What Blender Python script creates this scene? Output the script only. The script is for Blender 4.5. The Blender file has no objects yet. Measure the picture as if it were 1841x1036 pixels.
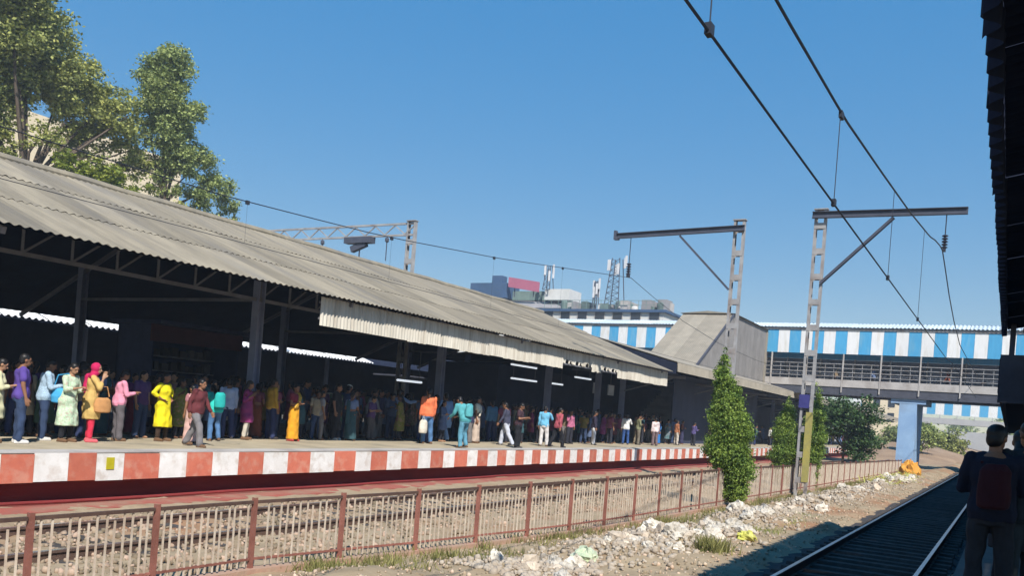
import bpy, math, random
import numpy as np
from mathutils import Vector, Matrix

random.seed(7); rng = np.random.default_rng(7)
SC = bpy.context.scene
COL = SC.collection
R = math.radians

# ------------------------------------------------------------------ camera
EYE = 2.45
yaw = math.atan(895 / 1550); rho = R(4.4)
F = Vector((-math.sin(yaw), math.cos(yaw), 0)); R0 = Vector((math.cos(yaw), math.sin(yaw), 0)); U0 = Vector((0, 0, 1))
RX = math.cos(rho) * R0 + math.sin(rho) * U0
UY = -math.sin(rho) * R0 + math.cos(rho) * U0
cam = bpy.data.cameras.new('camera'); camo = bpy.data.objects.new('camera', cam); COL.objects.link(camo)
m = Matrix.Identity(4)
for i in range(3):
    m[i][0] = RX[i]; m[i][1] = UY[i]; m[i][2] = -F[i]
m.translation = Vector((0, 0, EYE))
camo.matrix_world = m
cam.sensor_width = 36; cam.sensor_fit = 'HORIZONTAL'
cam.lens = 36 * 1550 / 1841
cam.shift_x = (920.5 - 922) / 1841
cam.shift_y = (735 - 518) / 1841
cam.clip_start = .05; cam.clip_end = 3000
SC.camera = camo

# ------------------------------------------------------------------ light
SUN = Vector((0.505, -0.50, 0.725)).normalized()
W = bpy.data.worlds.new('World'); SC.world = W; W.use_nodes = True
nt = W.node_tree
sky = nt.nodes.new('ShaderNodeTexSky'); sky.sky_type = 'NISHITA'; sky.sun_disc = False
sky.sun_elevation = math.asin(SUN.z); sky.sun_rotation = math.atan2(SUN.x, SUN.y)
sky.air_density = 1.0; sky.dust_density = 0; sky.ozone_density = 3.0; sky.altitude = 0
bg = nt.nodes['Background']; bg.inputs[1].default_value = .15
gm = nt.nodes.new('ShaderNodeGamma'); gm.inputs[1].default_value = .25      # phone-camera colour rendering of the whole sky
hs_ = nt.nodes.new('ShaderNodeHueSaturation'); hs_.inputs['Saturation'].default_value = 3.55; hs_.inputs['Value'].default_value = 1.98; hs_.inputs['Hue'].default_value = .508
nt.links.new(sky.outputs[0], gm.inputs[0]); nt.links.new(gm.outputs[0], hs_.inputs['Color']); nt.links.new(hs_.outputs[0], bg.inputs[0])
sl = bpy.data.lights.new('sun', 'SUN'); sl.energy = 4.6; sl.angle = R(.5); sl.color = (1, .94, .85)
so = bpy.data.objects.new('sun', sl); COL.objects.link(so)
so.rotation_euler = (-SUN).to_track_quat('-Z', 'Y').to_euler(); so.location = (20, -20, 40)
SC.view_settings.view_transform = 'Standard'; SC.view_settings.look = 'None'
SC.view_settings.exposure = 0.58; SC.view_settings.gamma = 1; SC.view_settings.use_curve_mapping = False
SC.cycles.max_bounces = 6; SC.cycles.transparent_max_bounces = 8

# ------------------------------------------------------------------ helpers
def mat(name, c1, c2=None, scale=3., rough=.75, bump=0., bscale=None, rand=0., metal=0., stretch=(1, 1, 1),
        island=0., trans=0., emit=0., stain=None, stscale=.6, stamt=.5, spec=.3):
    M = bpy.data.materials.new(name); M.use_nodes = True
    T = M.node_tree; N = T.nodes; L = T.links
    b = N['Principled BSDF']; b.inputs['Roughness'].default_value = rough; b.inputs['Metallic'].default_value = metal
    b.inputs['Specular IOR Level'].default_value = spec
    if c2 is None: c2 = tuple(x * .72 for x in c1)
    g = N.new('ShaderNodeNewGeometry'); mp = N.new('ShaderNodeMapping'); mp.inputs['Scale'].default_value = stretch
    L.new(g.outputs['Position'], mp.inputs[0])
    n = N.new('ShaderNodeTexNoise'); n.inputs['Scale'].default_value = scale; n.inputs['Detail'].default_value = 6; n.inputs['Roughness'].default_value = .65
    L.new(mp.outputs[0], n.inputs[0])
    cr = N.new('ShaderNodeValToRGB'); cr.color_ramp.elements[0].position = .32; cr.color_ramp.elements[1].position = .68
    cr.color_ramp.elements[0].color = (*c2, 1); cr.color_ramp.elements[1].color = (*c1, 1)
    L.new(n.outputs[0], cr.inputs[0]); out = cr.outputs[0]
    if stain:
        n2 = N.new('ShaderNodeTexNoise'); n2.inputs['Scale'].default_value = stscale; n2.inputs['Detail'].default_value = 5
        L.new(mp.outputs[0], n2.inputs[0])
        r2 = N.new('ShaderNodeValToRGB'); r2.color_ramp.elements[0].position = .5; r2.color_ramp.elements[1].position = .68
        r2.color_ramp.elements[0].color = (0, 0, 0, 1); r2.color_ramp.elements[1].color = (stamt,) * 3 + (1,)
        L.new(n2.outputs[0], r2.inputs[0])
        mx = N.new('ShaderNodeMix'); mx.data_type = 'RGBA'; L.new(r2.outputs[0], mx.inputs[0]); L.new(out, mx.inputs[6]); mx.inputs[7].default_value = (*stain, 1)
        out = mx.outputs[2]
    if rand or island:
        if rand:
            o = N.new('ShaderNodeObjectInfo'); src = o.outputs['Random']; amt = rand
        else:
            src = g.outputs['Random Per Island']; amt = island
        mr = N.new('ShaderNodeMapRange'); mr.inputs[3].default_value = 1 - amt; mr.inputs[4].default_value = 1 + amt
        L.new(src, mr.inputs[0])
        hs = N.new('ShaderNodeHueSaturation'); L.new(out, hs.inputs['Color']); L.new(mr.outputs[0], hs.inputs['Value'])
        if island:
            mh = N.new('ShaderNodeMapRange'); mh.inputs[3].default_value = .5 + .035 * amt; mh.inputs[4].default_value = .5 - .035 * amt
            L.new(src, mh.inputs[0]); L.new(mh.outputs[0], hs.inputs['Hue'])
        out = hs.outputs[0]
    L.new(out, b.inputs['Base Color'])
    if bump:
        nb = N.new('ShaderNodeTexNoise'); nb.inputs['Scale'].default_value = bscale or scale * 6; nb.inputs['Detail'].default_value = 4
        L.new(mp.outputs[0], nb.inputs[0])
        bp = N.new('ShaderNodeBump'); bp.inputs['Strength'].default_value = min(1, bump); bp.inputs['Distance'].default_value = .03
        L.new(nb.outputs[0], bp.inputs['Height']); L.new(bp.outputs[0], b.inputs['Normal'])
    if trans:
        tr = N.new('ShaderNodeBsdfTranslucent'); L.new(out, tr.inputs[0]); ms = N.new('ShaderNodeMixShader'); ms.inputs[0].default_value = trans
        L.new(b.outputs[0], ms.inputs[1]); L.new(tr.outputs[0], ms.inputs[2]); L.new(ms.outputs[0], N['Material Output'].inputs[0])
    if emit:
        b.inputs['Emission Color'].default_value = (*c1, 1); b.inputs['Emission Strength'].default_value = emit
    return M

def tag(o, label=None, cat=None, group=None, kind=None):
    if label: o['label'] = label
    if cat: o['category'] = cat
    if group: o['group'] = group
    if kind: o['kind'] = kind
    return o

LOC = {}
def thing(name, loc, label, cat, group=None, kind=None):
    o = bpy.data.objects.new(name, None); COL.objects.link(o); o.location = loc; o.empty_display_size = .2
    LOC[o.name] = Vector(loc)
    return tag(o, label, cat, group, kind)

def rootloc(o):
    return LOC.get(o.name, Vector((0, 0, 0))) if o else Vector((0, 0, 0))

def link(name, me, mt=None, parent=None, loc=None, kind=None, label=None):
    """loc = world position; converted to parent-relative"""
    o = bpy.data.objects.new(name, me); COL.objects.link(o)
    if mt and not me.materials: me.materials.append(mt)
    base = rootloc(parent)
    if parent: o.parent = parent
    o.location = (Vector(loc) if loc is not None else Vector((0, 0, 0))) - base
    LOC[o.name] = base + o.location
    if mt and me.materials[0] != mt:
        o.material_slots[0].link = 'OBJECT'; o.material_slots[0].material = mt
    if kind: o['kind'] = kind
    if label: o['label'] = label
    return o

class MB:
    def __init__(s): s.v = []; s.f = []
    def add(s, vs, fs):
        k = len(s.v); s.v += [tuple(x) for x in vs]; s.f += [tuple(i + k for i in q) for q in fs]; return s
    def box(s, x0, x1, y0, y1, z0, z1):
        return s.add([(x0, y0, z0), (x1, y0, z0), (x1, y1, z0), (x0, y1, z0), (x0, y0, z1), (x1, y0, z1), (x1, y1, z1), (x0, y1, z1)],
                     [(0, 3, 2, 1), (4, 5, 6, 7), (0, 1, 5, 4), (1, 2, 6, 5), (2, 3, 7, 6), (3, 0, 4, 7)])
    def bar(s, a, b, w, h, up=(0, 0, 1)):
        a = Vector(a); b = Vector(b); d = (b - a).normalized(); u = Vector(up)
        if abs(d.dot(u)) > .98: u = Vector((0, 1, 0))
        x = d.cross(u).normalized() * (w / 2); y = x.cross(d).normalized() * (h / 2)
        P = []
        for p in (a, b): P += [p - x - y, p + x - y, p + x + y, p - x + y]
        return s.add(P, [(3, 2, 1, 0), (4, 5, 6, 7), (0, 1, 5, 4), (1, 2, 6, 5), (2, 3, 7, 6), (3, 0, 4, 7)])
    def tube(s, pts, r, n=6):
        pts = [Vector(p) for p in pts]; rs = r if isinstance(r, (list, tuple)) else [r] * len(pts); V = []; Fc = []
        for i, p in enumerate(pts):
            d = (pts[min(i + 1, len(pts) - 1)] - pts[max(i - 1, 0)]).normalized()
            u = Vector((0, 0, 1)) if abs(d.z) < .95 else Vector((0, 1, 0))
            x = d.cross(u).normalized(); y = x.cross(d)
            for k in range(n):
                t = 2 * math.pi * k / n; V.append(p + x * (rs[i] * math.cos(t)) + y * (rs[i] * math.sin(t)))
        for i in range(len(pts) - 1):
            for k in range(n):
                k2 = (k + 1) % n; Fc.append((i * n + k, i * n + k2, (i + 1) * n + k2, (i + 1) * n + k))
        Fc.append(tuple(range(n - 1, -1, -1))); Fc.append(tuple((len(pts) - 1) * n + k for k in range(n)))
        return s.add(V, Fc)
    def quad(s, a, b, c, d): return s.add([a, b, c, d], [(0, 1, 2, 3)])
    def lathe(s, c, prof, n=10, sx=1, sy=1):
        V = []; Fc = []
        for (r, z) in prof:
            for k in range(n):
                t = 2 * math.pi * k / n; V.append((c[0] + r * sx * math.cos(t), c[1] + r * sy * math.sin(t), c[2] + z))
        for i in range(len(prof) - 1):
            for k in range(n):
                k2 = (k + 1) % n; Fc.append((i * n + k, i * n + k2, (i + 1) * n + k2, (i + 1) * n + k))
        Fc.append(tuple(range(n - 1, -1, -1))); Fc.append(tuple((len(prof) - 1) * n + k for k in range(n)))
        return s.add(V, Fc)
    def mesh(s, name, off=(0, 0, 0), smooth=False):
        me = bpy.data.meshes.new(name)
        me.from_pydata([(x - off[0], y - off[1], z - off[2]) for x, y, z in s.v], [], s.f); me.update()
        if smooth: me.polygons.foreach_set('use_smooth', [True] * len(me.polygons))
        return me
    def build(s, name, mt, parent=None, kind=None, label=None, smooth=False):
        base = rootloc(parent); me = s.mesh(name, base, smooth); me.materials.append(mt)
        o = bpy.data.objects.new(name, me); COL.objects.link(o)
        if parent: o.parent = parent
        LOC[o.name] = base.copy()
        if kind: o['kind'] = kind
        if label: o['label'] = label
        return o

def npmesh(name, V, Q):
    """fast mesh from numpy verts and quad/tri index array"""
    me = bpy.data.meshes.new(name); n = Q.shape[1]
    me.vertices.add(len(V)); me.vertices.foreach_set('co', np.ascontiguousarray(V, dtype=np.float32).ravel())
    me.loops.add(Q.size); me.loops.foreach_set('vertex_index', np.ascontiguousarray(Q, dtype=np.int32).ravel())
    me.polygons.add(len(Q)); me.polygons.foreach_set('loop_start', np.arange(0, Q.size, n, dtype=np.int32))
    me.polygons.foreach_set('loop_total', np.full(len(Q), n, dtype=np.int32))
    me.update(calc_edges=True); me.validate(); return me

def corr_mesh(name, width, length, pitch=.146, amp=.026, seg=6, thick=.0, rows=1, ragged=0.):
    """corrugated sheet: width along x, length along y, waves in z"""
    n = int(width / pitch * seg) + 1; V = []; Q = []
    xs = [width * i / (n - 1) for i in range(n)]
    for r in range(rows + 1):
        for i, x in enumerate(xs):
            yy = length * r / rows
            if r == rows and ragged: yy -= ragged * abs(math.sin(x * 3.1) * math.cos(x * 7.7))
            V.append((x, yy, amp * math.cos(2 * math.pi * x / pitch)))
    for r in range(rows):
        for i in range(n - 1): Q.append((r * n + i, r * n + i + 1, (r + 1) * n + i + 1, (r + 1) * n + i))
    me = bpy.data.meshes.new(name); me.from_pydata(V, [], Q); me.update()
    me.polygons.foreach_set('use_smooth', [True] * len(me.polygons))
    return me

def orient(o, xa, ya):
    xa = Vector(xa).normalized(); ya = Vector(ya).normalized(); za = xa.cross(ya)
    M3 = Matrix((xa, ya, za)).transposed(); o.rotation_euler = M3.to_euler()

# ------------------------------------------------------------------ materials
M = {}
M['dirt'] = mat('dirt', (.36, .285, .19), (.25, .19, .12), 1.3, .95, .6, 9, stain=(.30, .13, .06), stscale=.35, stamt=.7)
M['ground'] = mat('ground', (.34, .27, .17), (.22, .18, .11), .5, .95, .3, 6)
M['ballast'] = mat('ballast', (.29, .225, .165), (.17, .125, .09), 8, .95, .8, 30)
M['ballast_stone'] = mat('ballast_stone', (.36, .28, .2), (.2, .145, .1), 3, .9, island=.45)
M['shade_stone'] = mat('shade_stone', (.06, .058, .06), (.034, .032, .034), 3, .9, island=.4)  # darker ballast stone: shade over the near track put into its colour
M['pebble'] = mat('pebble', (.46, .38, .28), (.28, .2, .13), 2, .9, island=.5)
M['railtop'] = mat('polished_rail', (.55, .55, .58), (.45, .44, .44), 10, .28, metal=.9)
M['rail'] = mat('rusty_rail', (.13, .08, .06), (.07, .045, .035), 8, .8, .3)
M['sleeper'] = mat('shade_dark_sleeper', (.085, .075, .07), (.045, .04, .037), 4, .9, .4, rand=.2)  # darkened so the sleepers carry the near roof's shade in their colour
M['white_paint'] = mat('coping_white_paint', (.8, .79, .77), (.66, .64, .6), 3, .65, .1, rand=.07, bscale=9, stain=(.45, .36, .28), stscale=5, stamt=.45)
M['red_paint'] = mat('coping_red_paint', (.56, .17, .105), (.46, .125, .08), 3, .65, .1, rand=.14, bscale=9, stain=(.55, .3, .22), stscale=5, stamt=.5)
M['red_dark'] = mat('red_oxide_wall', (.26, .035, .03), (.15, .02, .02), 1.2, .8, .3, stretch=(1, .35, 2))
M['red_ledge'] = mat('red_stained_ledge', (.34, .085, .062), (.25, .10, .075), 1.6, .85, .4, stain=(.28, .19, .13), stscale=1.1, stamt=.8)
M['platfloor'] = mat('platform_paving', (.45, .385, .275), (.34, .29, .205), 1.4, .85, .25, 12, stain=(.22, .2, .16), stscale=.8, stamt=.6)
M['platshade'] = mat('shade_dark_floor', (.16, .15, .14), (.10, .095, .09), 1.4, .8, .2)  # darker copy of the paving, shade under the roofs in its colour
M['asb'] = mat('asbestos_sheet', (.26, .228, .172), (.175, .155, .12), 1.6, .9, .35, 25, rand=.2, stretch=(.28, 1.6, .28), stain=(.15, .14, .125), stscale=.7, stamt=.65)
M['asb2'] = mat('pale_asbestos_sheet', (.32, .285, .23), (.24, .215, .175), 1.6, .9, .3, 25, rand=.1, stain=(.24, .22, .18), stscale=.6, stamt=.5)
M['shade_dark'] = mat('shade_painted_underside', (.024, .030, .052), (.014, .018, .034), 1, .95, spec=.05)  # navy dark standing for the shade beneath the roofs
M['valance'] = mat('pale_valance_sheet', (.60, .565, .49), (.46, .43, .365), 1.3, .8, .2, rand=.07, stretch=(1, 2.5, .4), stain=(.3, .25, .19), stscale=1.6, stamt=.6)
M['steel'] = mat('grey_blue_paint', (.17, .19, .25), (.11, .125, .165), 2, .6, .1)
M['steelcol'] = mat('blue_grey_column_paint', (.27, .30, .42), (.2, .225, .33), 2, .6, .1)
M['truss'] = mat('dull_grey_paint', (.2, .2, .22), (.13, .13, .145), 2, .7)
M['galv'] = mat('weathered_galvanised', (.38, .375, .375), (.24, .235, .24), 2.5, .7, .2, metal=.1, stain=(.2, .15, .125), stscale=1.8, stamt=.6)
M['beam'] = mat('dark_steel_paint', (.075, .085, .12), (.05, .055, .075), 2, .6, .1)
M['wire'] = mat('dark_copper_wire', (.03, .035, .05), None, 2, .6)
M['insul'] = mat('brown_glazed_porcelain', (.035, .035, .05), None, 2, .3)
M['fencered'] = mat('red_oxide_post', (.30, .12, .09), (.19, .075, .055), 4, .8, .2, rand=.15)
M['fencebar'] = mat('pale_painted_bar', (.60, .52, .42), (.42, .32, .24), 5, .75, .1, rand=.12)
M['fencerail'] = mat('rusty_fence_rail', (.10, .06, .045), (.06, .035, .03), 5, .85)
M['plinth'] = mat('pink_stained_plinth', (.40, .23, .17), (.33, .25, .18), 2, .9, .4)
M['bark'] = mat('bark', (.13, .1, .075), (.08, .06, .045), 6, .95, .6)
M['leaf'] = mat('leaf_dark', (.34, .40, .135), (.19, .25, .085), .5, .6, island=.45, trans=.22)
M['leafolive'] = mat('leaf_olive', (.36, .38, .11), (.2, .24, .07), .5, .6, island=.5, trans=.25)
M['leaflime'] = mat('leaf_lime', (.28, .32, .04), (.16, .22, .035), .7, .6, island=.4, trans=.3)
M['leafcyp'] = mat('leaf_bright_green', (.22, .31, .055), (.10, .18, .035), 2.2, .6, island=.6, trans=.25)
M['leafbush'] = mat('leaf_bush', (.06, .12, .035), (.035, .075, .025), .9, .55, island=.5, trans=.2)
M['drygrass'] = mat('dry_weeds', (.26, .24, .09), (.15, .16, .05), 2, .8, island=.4, trans=.2)
M['cream'] = mat('cream_plaster', (.74, .63, .45), (.64, .54, .38), .8, .9, .1, stain=(.5, .4, .28), stscale=.4, stamt=.4)
M['glass'] = mat('dark_window', (.03, .04, .055), None, 1, .15, spec=.5)
M['blue'] = mat('sky_blue_paint', (.075, .36, .62), (.06, .30, .54), 2, .55, rand=.06, stretch=(3, 1, .6), stain=(.2, .36, .45), stscale=1, stamt=.4)
M['white'] = mat('white_sheet_paint', (.74, .75, .76), (.66, .67, .68), 2, .55, rand=.05, stretch=(3, 1, .6), stain=(.5, .47, .4), stscale=1.2, stamt=.4)
M['palegrey'] = mat('pale_concrete', (.46, .44, .42), (.36, .34, .33), 1.2, .85, .2, stain=(.22, .19, .17), stscale=.9, stamt=.5)
M['lav'] = mat('grey_cladding_sheet', (.25, .235, .225), (.19, .178, .17), 1.2, .8, rand=.08)
M['girder'] = mat('dark_girder_paint', (.075, .08, .105), (.05, .053, .07), 2, .7)
M['pier'] = mat('pale_blue_limewash', (.27, .42, .62), (.2, .33, .53), 1, .8, .2, stain=(.22, .28, .36), stscale=.6, stamt=.5)
M['bridgeroof'] = mat('pale_blue_roof_sheet', (.52, .60, .66), (.42, .5, .56), 1.5, .6, rand=.1)
M['rooms'] = mat('shade_dark_wall', (.045, .055, .095), (.028, .034, .062), 1, .9)  # shade under the canopies put into this wall colour
M['stall'] = mat('dark_blue_stall', (.035, .05, .11), (.02, .03, .07), 3, .7)
M['stallred'] = mat('dull_red_board', (.075, .025, .03), None, 3, .7)
M['goods'] = mat('packets', (.08, .075, .075), None, 5, .6, rand=.6)
M['yellowpaint'] = mat('yellow_mast_paint', (.38, .33, .08), (.26, .24, .1), 3, .7, .1)
M['plate'] = mat('indigo_plate', (.05, .05, .2), None, 3, .5)
M['tube'] = mat('tube_lamp', (.85, .92, 1), None, 1, .4, emit=.55)
M['board'] = mat('white_board', (.6, .62, .66), None, 2, .6)
M['orangebox'] = mat('orange_sack', (.62, .29, .04), (.48, .22, .04), 4, .7, .3)
M['plasticw'] = mat('white_plastic_litter', (.64, .60, .53), (.40, .36, .30), 4, .5, .5, rand=.15)
M['plasticg'] = mat('pale_green_plastic', (.42, .52, .30), (.50, .52, .42), 3, .5, .5)
M['plasticy'] = mat('yellow_plastic', (.50, .50, .09), (.42, .40, .14), 3, .5, .4)
M['rubblest'] = mat('pale_rubble', (.56, .49, .40), (.38, .31, .24), 3, .9, .6, rand=.25)
M['signpink'] = mat('pink_red_board', (.42, .13, .2), (.34, .11, .17), .5, .6)
M['bluebox'] = mat('deep_blue_sheet', (.05, .10, .20), (.04, .08, .15), .5, .6)
M['greyroof'] = mat('grey_metal_roof', (.30, .29, .30), (.22, .215, .22), .6, .7)
M['bldwhite'] = mat('white_rendered_wall', (.62, .62, .6), (.5, .5, .48), .6, .8)
M['bldgreen'] = mat('dull_green_roof_clutter', (.14, .2, .18), (.09, .13, .13), .8, .8, rand=.4)
M['ant'] = mat('antenna_white', (.7, .7, .72), None, 1, .5)
M['brownbank'] = mat('brown_bank', (.34, .24, .16), (.22, .15, .1), .4, .95, .4)
M['farwall'] = mat('grey_distant_wall', (.42, .42, .42), (.34, .34, .35), .3, .9)
M['yellowsq'] = mat('yellow_tin_sign', (.55, .48, .02), None, 3, .5)

# ------------------------------------------------------------------ ground
g = MB(); g.quad((-1500, -200, -.35), (1500, -200, -.35), (1500, 2500, -.35), (-1500, 2500, -.35))
tag(g.build('ground', M['ground']), 'flat dry earth reaching the horizon around the station', 'ground', kind='structure')

def fx(y):   # fence line
    return float(np.interp(y, [0, 8.5, 11, 15, 18, 26, 40, 66, 80], [-8.6, -8.55, -8.1, -7.6, -7.4, -7.2, -6.9, -6.36, -6.1]))
def ftop(y):
    x95 = float(np.interp(y, [0, 8.5, 11, 16.5, 26, 45, 65, 80], [-8.7, -8.7, -8.49, -8.3, -8.35, -7.4, -6.4, -6.0]))
    return EYE - 1.5 * fx(y) / x95
def gz(X, Y, n):
    """height of the strip between platform foot and near track"""
    f = np.interp(Y, [0, 8.5, 11, 15, 18, 26, 40, 66, 80], [-8.6, -8.55, -8.1, -7.6, -7.4, -7.2, -6.9, -6.36, -6.1])
    mound = .22 * np.exp(-((X - (f + 1.6)) / .8) ** 2) * (.6 + .4 * np.sin(Y * .9) + .3 * np.sin(Y * 2.3 + 1))
    return np.clip(mound, -.03, .4) - .085 * np.clip((X + 4.0) / .45, 0, 1) + n
ny, nx = 520, 120
Yg = -4 + 164 * (np.linspace(0, 1, ny) ** 1.8); Xg = np.linspace(-15.3, -.5, nx)
XX, YY = np.meshgrid(Xg, Yg)
noise = rng.normal(0, .012, XX.shape) + .02 * np.sin(XX * 5 + YY * 1.3) * np.sin(YY * 3.1 - XX)
ZZ = gz(XX, YY, noise)
idx = np.arange(ny * nx).reshape(ny, nx)
Q = np.stack([idx[:-1, :-1], idx[:-1, 1:], idx[1:, 1:], idx[1:, :-1]], -1).reshape(-1, 4)
me = npmesh('dirt_strip', np.stack([XX, YY, ZZ], -1).reshape(-1, 3), Q); me.polygons.foreach_set('use_smooth', [True] * len(me.polygons))
tag(link('dirt_strip', me, M['dirt']), 'bare brown earth between the fence and the shaded track', 'ground', kind='structure')

ICO = None
def ico():
    t = (1 + 5 ** .5) / 2
    v = np.array([(-1, t, 0), (1, t, 0), (-1, -t, 0), (1, -t, 0), (0, -1, t), (0, 1, t), (0, -1, -t), (0, 1, -t), (t, 0, -1), (t, 0, 1), (-t, 0, -1), (-t, 0, 1)], float)
    v /= np.linalg.norm(v[0])
    f = np.array([(0, 11, 5), (0, 5, 1), (0, 1, 7), (0, 7, 10), (0, 10, 11), (1, 5, 9), (5, 11, 4), (11, 10, 2), (10, 7, 6), (7, 1, 8), (3, 9, 4), (3, 4, 2), (3, 2, 6), (3, 6, 8), (3, 8, 9), (4, 9, 5), (2, 4, 11), (6, 2, 10), (8, 6, 7), (9, 8, 1)])
    return v, f
def stones(name, P, size, mt, label):
    v, f = ico(); n = len(P); s = size[0] + (size[1] - size[0]) * rng.random((n, 1, 1)) ** 2
    V = v[None] * (1 + rng.uniform(-.3, .3, (n, 12, 1))) * s * rng.uniform(.6, 1.2, (n, 1, 3)) + P[:, None, :]
    Qf = (f[None] + 12 * np.arange(n)[:, None, None]).reshape(-1, 3)
    o = link(name, npmesh(name, V.reshape(-1, 3), Qf), mt); tag(o, label, 'stones', kind='stuff'); return o
def scatter(n, x0, x1, y0, y1, pw=1.7):
    Y = y0 + (y1 - y0) * rng.random(n) ** pw; X = rng.uniform(x0, x1, n)
    Z = gz(X, Y, 0) + rng.uniform(-.01, .03, n); return np.stack([X, Y, Z], -1)
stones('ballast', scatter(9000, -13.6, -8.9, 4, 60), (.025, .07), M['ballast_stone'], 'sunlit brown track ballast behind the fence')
stones('ballast', scatter(11000, -3.45, -.6, 6, 55), (.02, .045), M['shade_stone'], 'track ballast coloured dark for the shade of the near roof')
stones('gravel', scatter(9000, -8.2, -3.7, 6, 70), (.012, .042), M['pebble'], 'loose pebbles and chips on the dirt strip')

# ------------------------------------------------------------------ tracks
M['bed'] = mat('shade_dark_ballast_bed', (.075, .07, .07), (.04, .038, .04), 6, .95, .7, 25)  # dark sheet over the dirt, the near roof's shade as colour
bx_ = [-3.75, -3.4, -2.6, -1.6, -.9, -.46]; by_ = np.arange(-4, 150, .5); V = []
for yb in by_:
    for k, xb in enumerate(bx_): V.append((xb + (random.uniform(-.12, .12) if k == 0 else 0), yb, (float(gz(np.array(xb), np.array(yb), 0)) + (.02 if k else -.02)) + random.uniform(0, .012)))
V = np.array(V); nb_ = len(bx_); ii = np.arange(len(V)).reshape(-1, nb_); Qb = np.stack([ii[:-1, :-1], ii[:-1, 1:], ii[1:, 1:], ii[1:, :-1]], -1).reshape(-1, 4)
tag(link('shade_ballast_bed', npmesh('shade_ballast_bed', V, Qb), M['bed']), 'oily dark bed under the shaded track', 'ground', kind='structure')
def track(xl, xr, y0, y1, label, sl0, sl1, top=.15):
    t = thing('railway_track', ((xl + xr) / 2, y0, 0), label, 'track', kind='structure')
    for x in (xl, xr):
        r = MB(); r.box(x - .07, x + .07, y0, y1, top - .165, top - .15); r.box(x - .012, x + .012, y0, y1, top - .15, top - .04); r.box(x - .036, x + .036, y0, y1, top - .04, top - .006)
        ro = r.build('rail', M['rail'], t)
        h = MB(); h.box(x - .033, x + .033, y0, y1, top - .0059, top); h.build('running_surface', M['railtop'], ro)
    c = (xl + xr) / 2
    s = MB(); s.box(-1.3, 1.3, -.12, .12, -.12, -.02); s.box(-1.25, -.55, -.1, .1, -.02, -.012)
    s = MB(); s.add([(-1.3, -.13, -.12), (1.3, -.13, -.12), (1.3, .13, -.12), (-1.3, .13, -.12), (-1.28, -.1, -.005), (1.28, -.1, -.005), (1.28, .1, -.005), (-1.28, .1, -.005)],
                    [(0, 3, 2, 1), (4, 5, 6, 7), (0, 1, 5, 4), (1, 2, 6, 5), (2, 3, 7, 6), (3, 0, 4, 7)])
    me = s.mesh('sleeper'); y = sl0
    while y < sl1:
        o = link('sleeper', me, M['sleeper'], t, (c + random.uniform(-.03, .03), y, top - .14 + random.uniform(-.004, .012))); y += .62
    return t
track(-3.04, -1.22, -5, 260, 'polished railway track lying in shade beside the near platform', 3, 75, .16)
track(-12.55, -10.68, -5, 260, 'rusty sunlit railway track between the fence and the crowded platform', 5, 60, .15)

# ------------------------------------------------------------------ far platform
PZ = .95
pf = thing('platform', (-15.5, 0, 0), 'long crowded platform edged with red and white painted blocks', 'platform', kind='structure')
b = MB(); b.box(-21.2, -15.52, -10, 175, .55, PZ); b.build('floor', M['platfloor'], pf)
b = MB(); b.box(-34, -21.2, -10, 175, .3, PZ - .002); b.build('floor', M['platshade'], pf, label='floor under the roof coloured dark for the shade')
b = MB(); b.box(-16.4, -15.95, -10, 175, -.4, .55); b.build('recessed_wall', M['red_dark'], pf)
b = MB(); b.add([(-15.95, y, z) for y in (-10, 175) for z in (-.3, -.04)] + [(x, y, z) for y in (-10, 175) for x, z in ((-15.0, .035), (-14.55, .0), (-14.55, -.3))],
                [(1, 4, 7, 3), (4, 5, 8, 7), (5, 6, 9, 8)]); b.build('foot_ledge', M['red_ledge'], pf)
b = MB(); b.tube([(-15.3, y, .06 + .012 * math.sin(y)) for y in np.arange(-10, 120, 2.)], .035, 8); b.build('pipe', M['red_dark'], pf)
b = MB(); b.box(-16.0, -15.49, -10, 175, PZ + .001, PZ + .028); b.build('edge_strip', M['palegrey'], pf)
bounds = [8.78, 9.39, 10.06, 10.64, 11.25, 12.09, 12.79, 13.49, 14.25, 15.03, 15.84, 16.63, 17.54, 18.4, 19.06, 19.79, 20.47, 21.31, 21.95, 22.64, 23.28, 24.04, 24.66, 25.34, 25.98, 26.59, 27.23]
while bounds[0] > 2: bounds.insert(0, bounds[0] - random.uniform(.6, .7))
while bounds[-1] < 130: bounds.append(bounds[-1] + random.uniform(.6, .72))
k0 = bounds.index(8.78)
blk = MB(); blk.box(0, .045, 0, 1, 0, .53)
blkme = blk.mesh('coping_block')
for i in range(len(bounds) - 1):
    red = (i - k0) % 2 == 0
    o = link('coping_block', blkme, M['red_paint' if red else 'white_paint'], pf, (-15.52 + random.uniform(0, .008), bounds[i] + .004, .41 + random.uniform(-.012, .012)))
    o.scale = (1, bounds[i + 1] - bounds[i] - .008, 1 + random.uniform(-.015, .015))
b = MB(); b.box(-15.47, -15.455, 10.85, 11.02, .62, .86)
tag(b.build('tin_sign', M['yellowsq']), 'small yellow square sign on a white block of the platform edge', 'sign')
for (x, y, s) in ((-20.0, 5, 0),): pass

# ------------------------------------------------------------------ far canopy
RX_, RZ_ = -25.0, 8.33; EX_, EZ_ = -16.45, 5.18
can = thing('platform_canopy', (-25, 20, PZ), 'long gabled corrugated roof over the crowded platform', 'canopy')
slope = Vector((EX_ - RX_, 0, EZ_ - RZ_)); SLEN = slope.length; sdir = slope.normalized(); snor = Vector((-sdir.z, 0, sdir.x)) * -1
if snor.z < 0: snor = -snor
CY0, CY1 = -2.0, 45.6
rowl = [3.3, 3.3, SLEN - 6.2]
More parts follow.
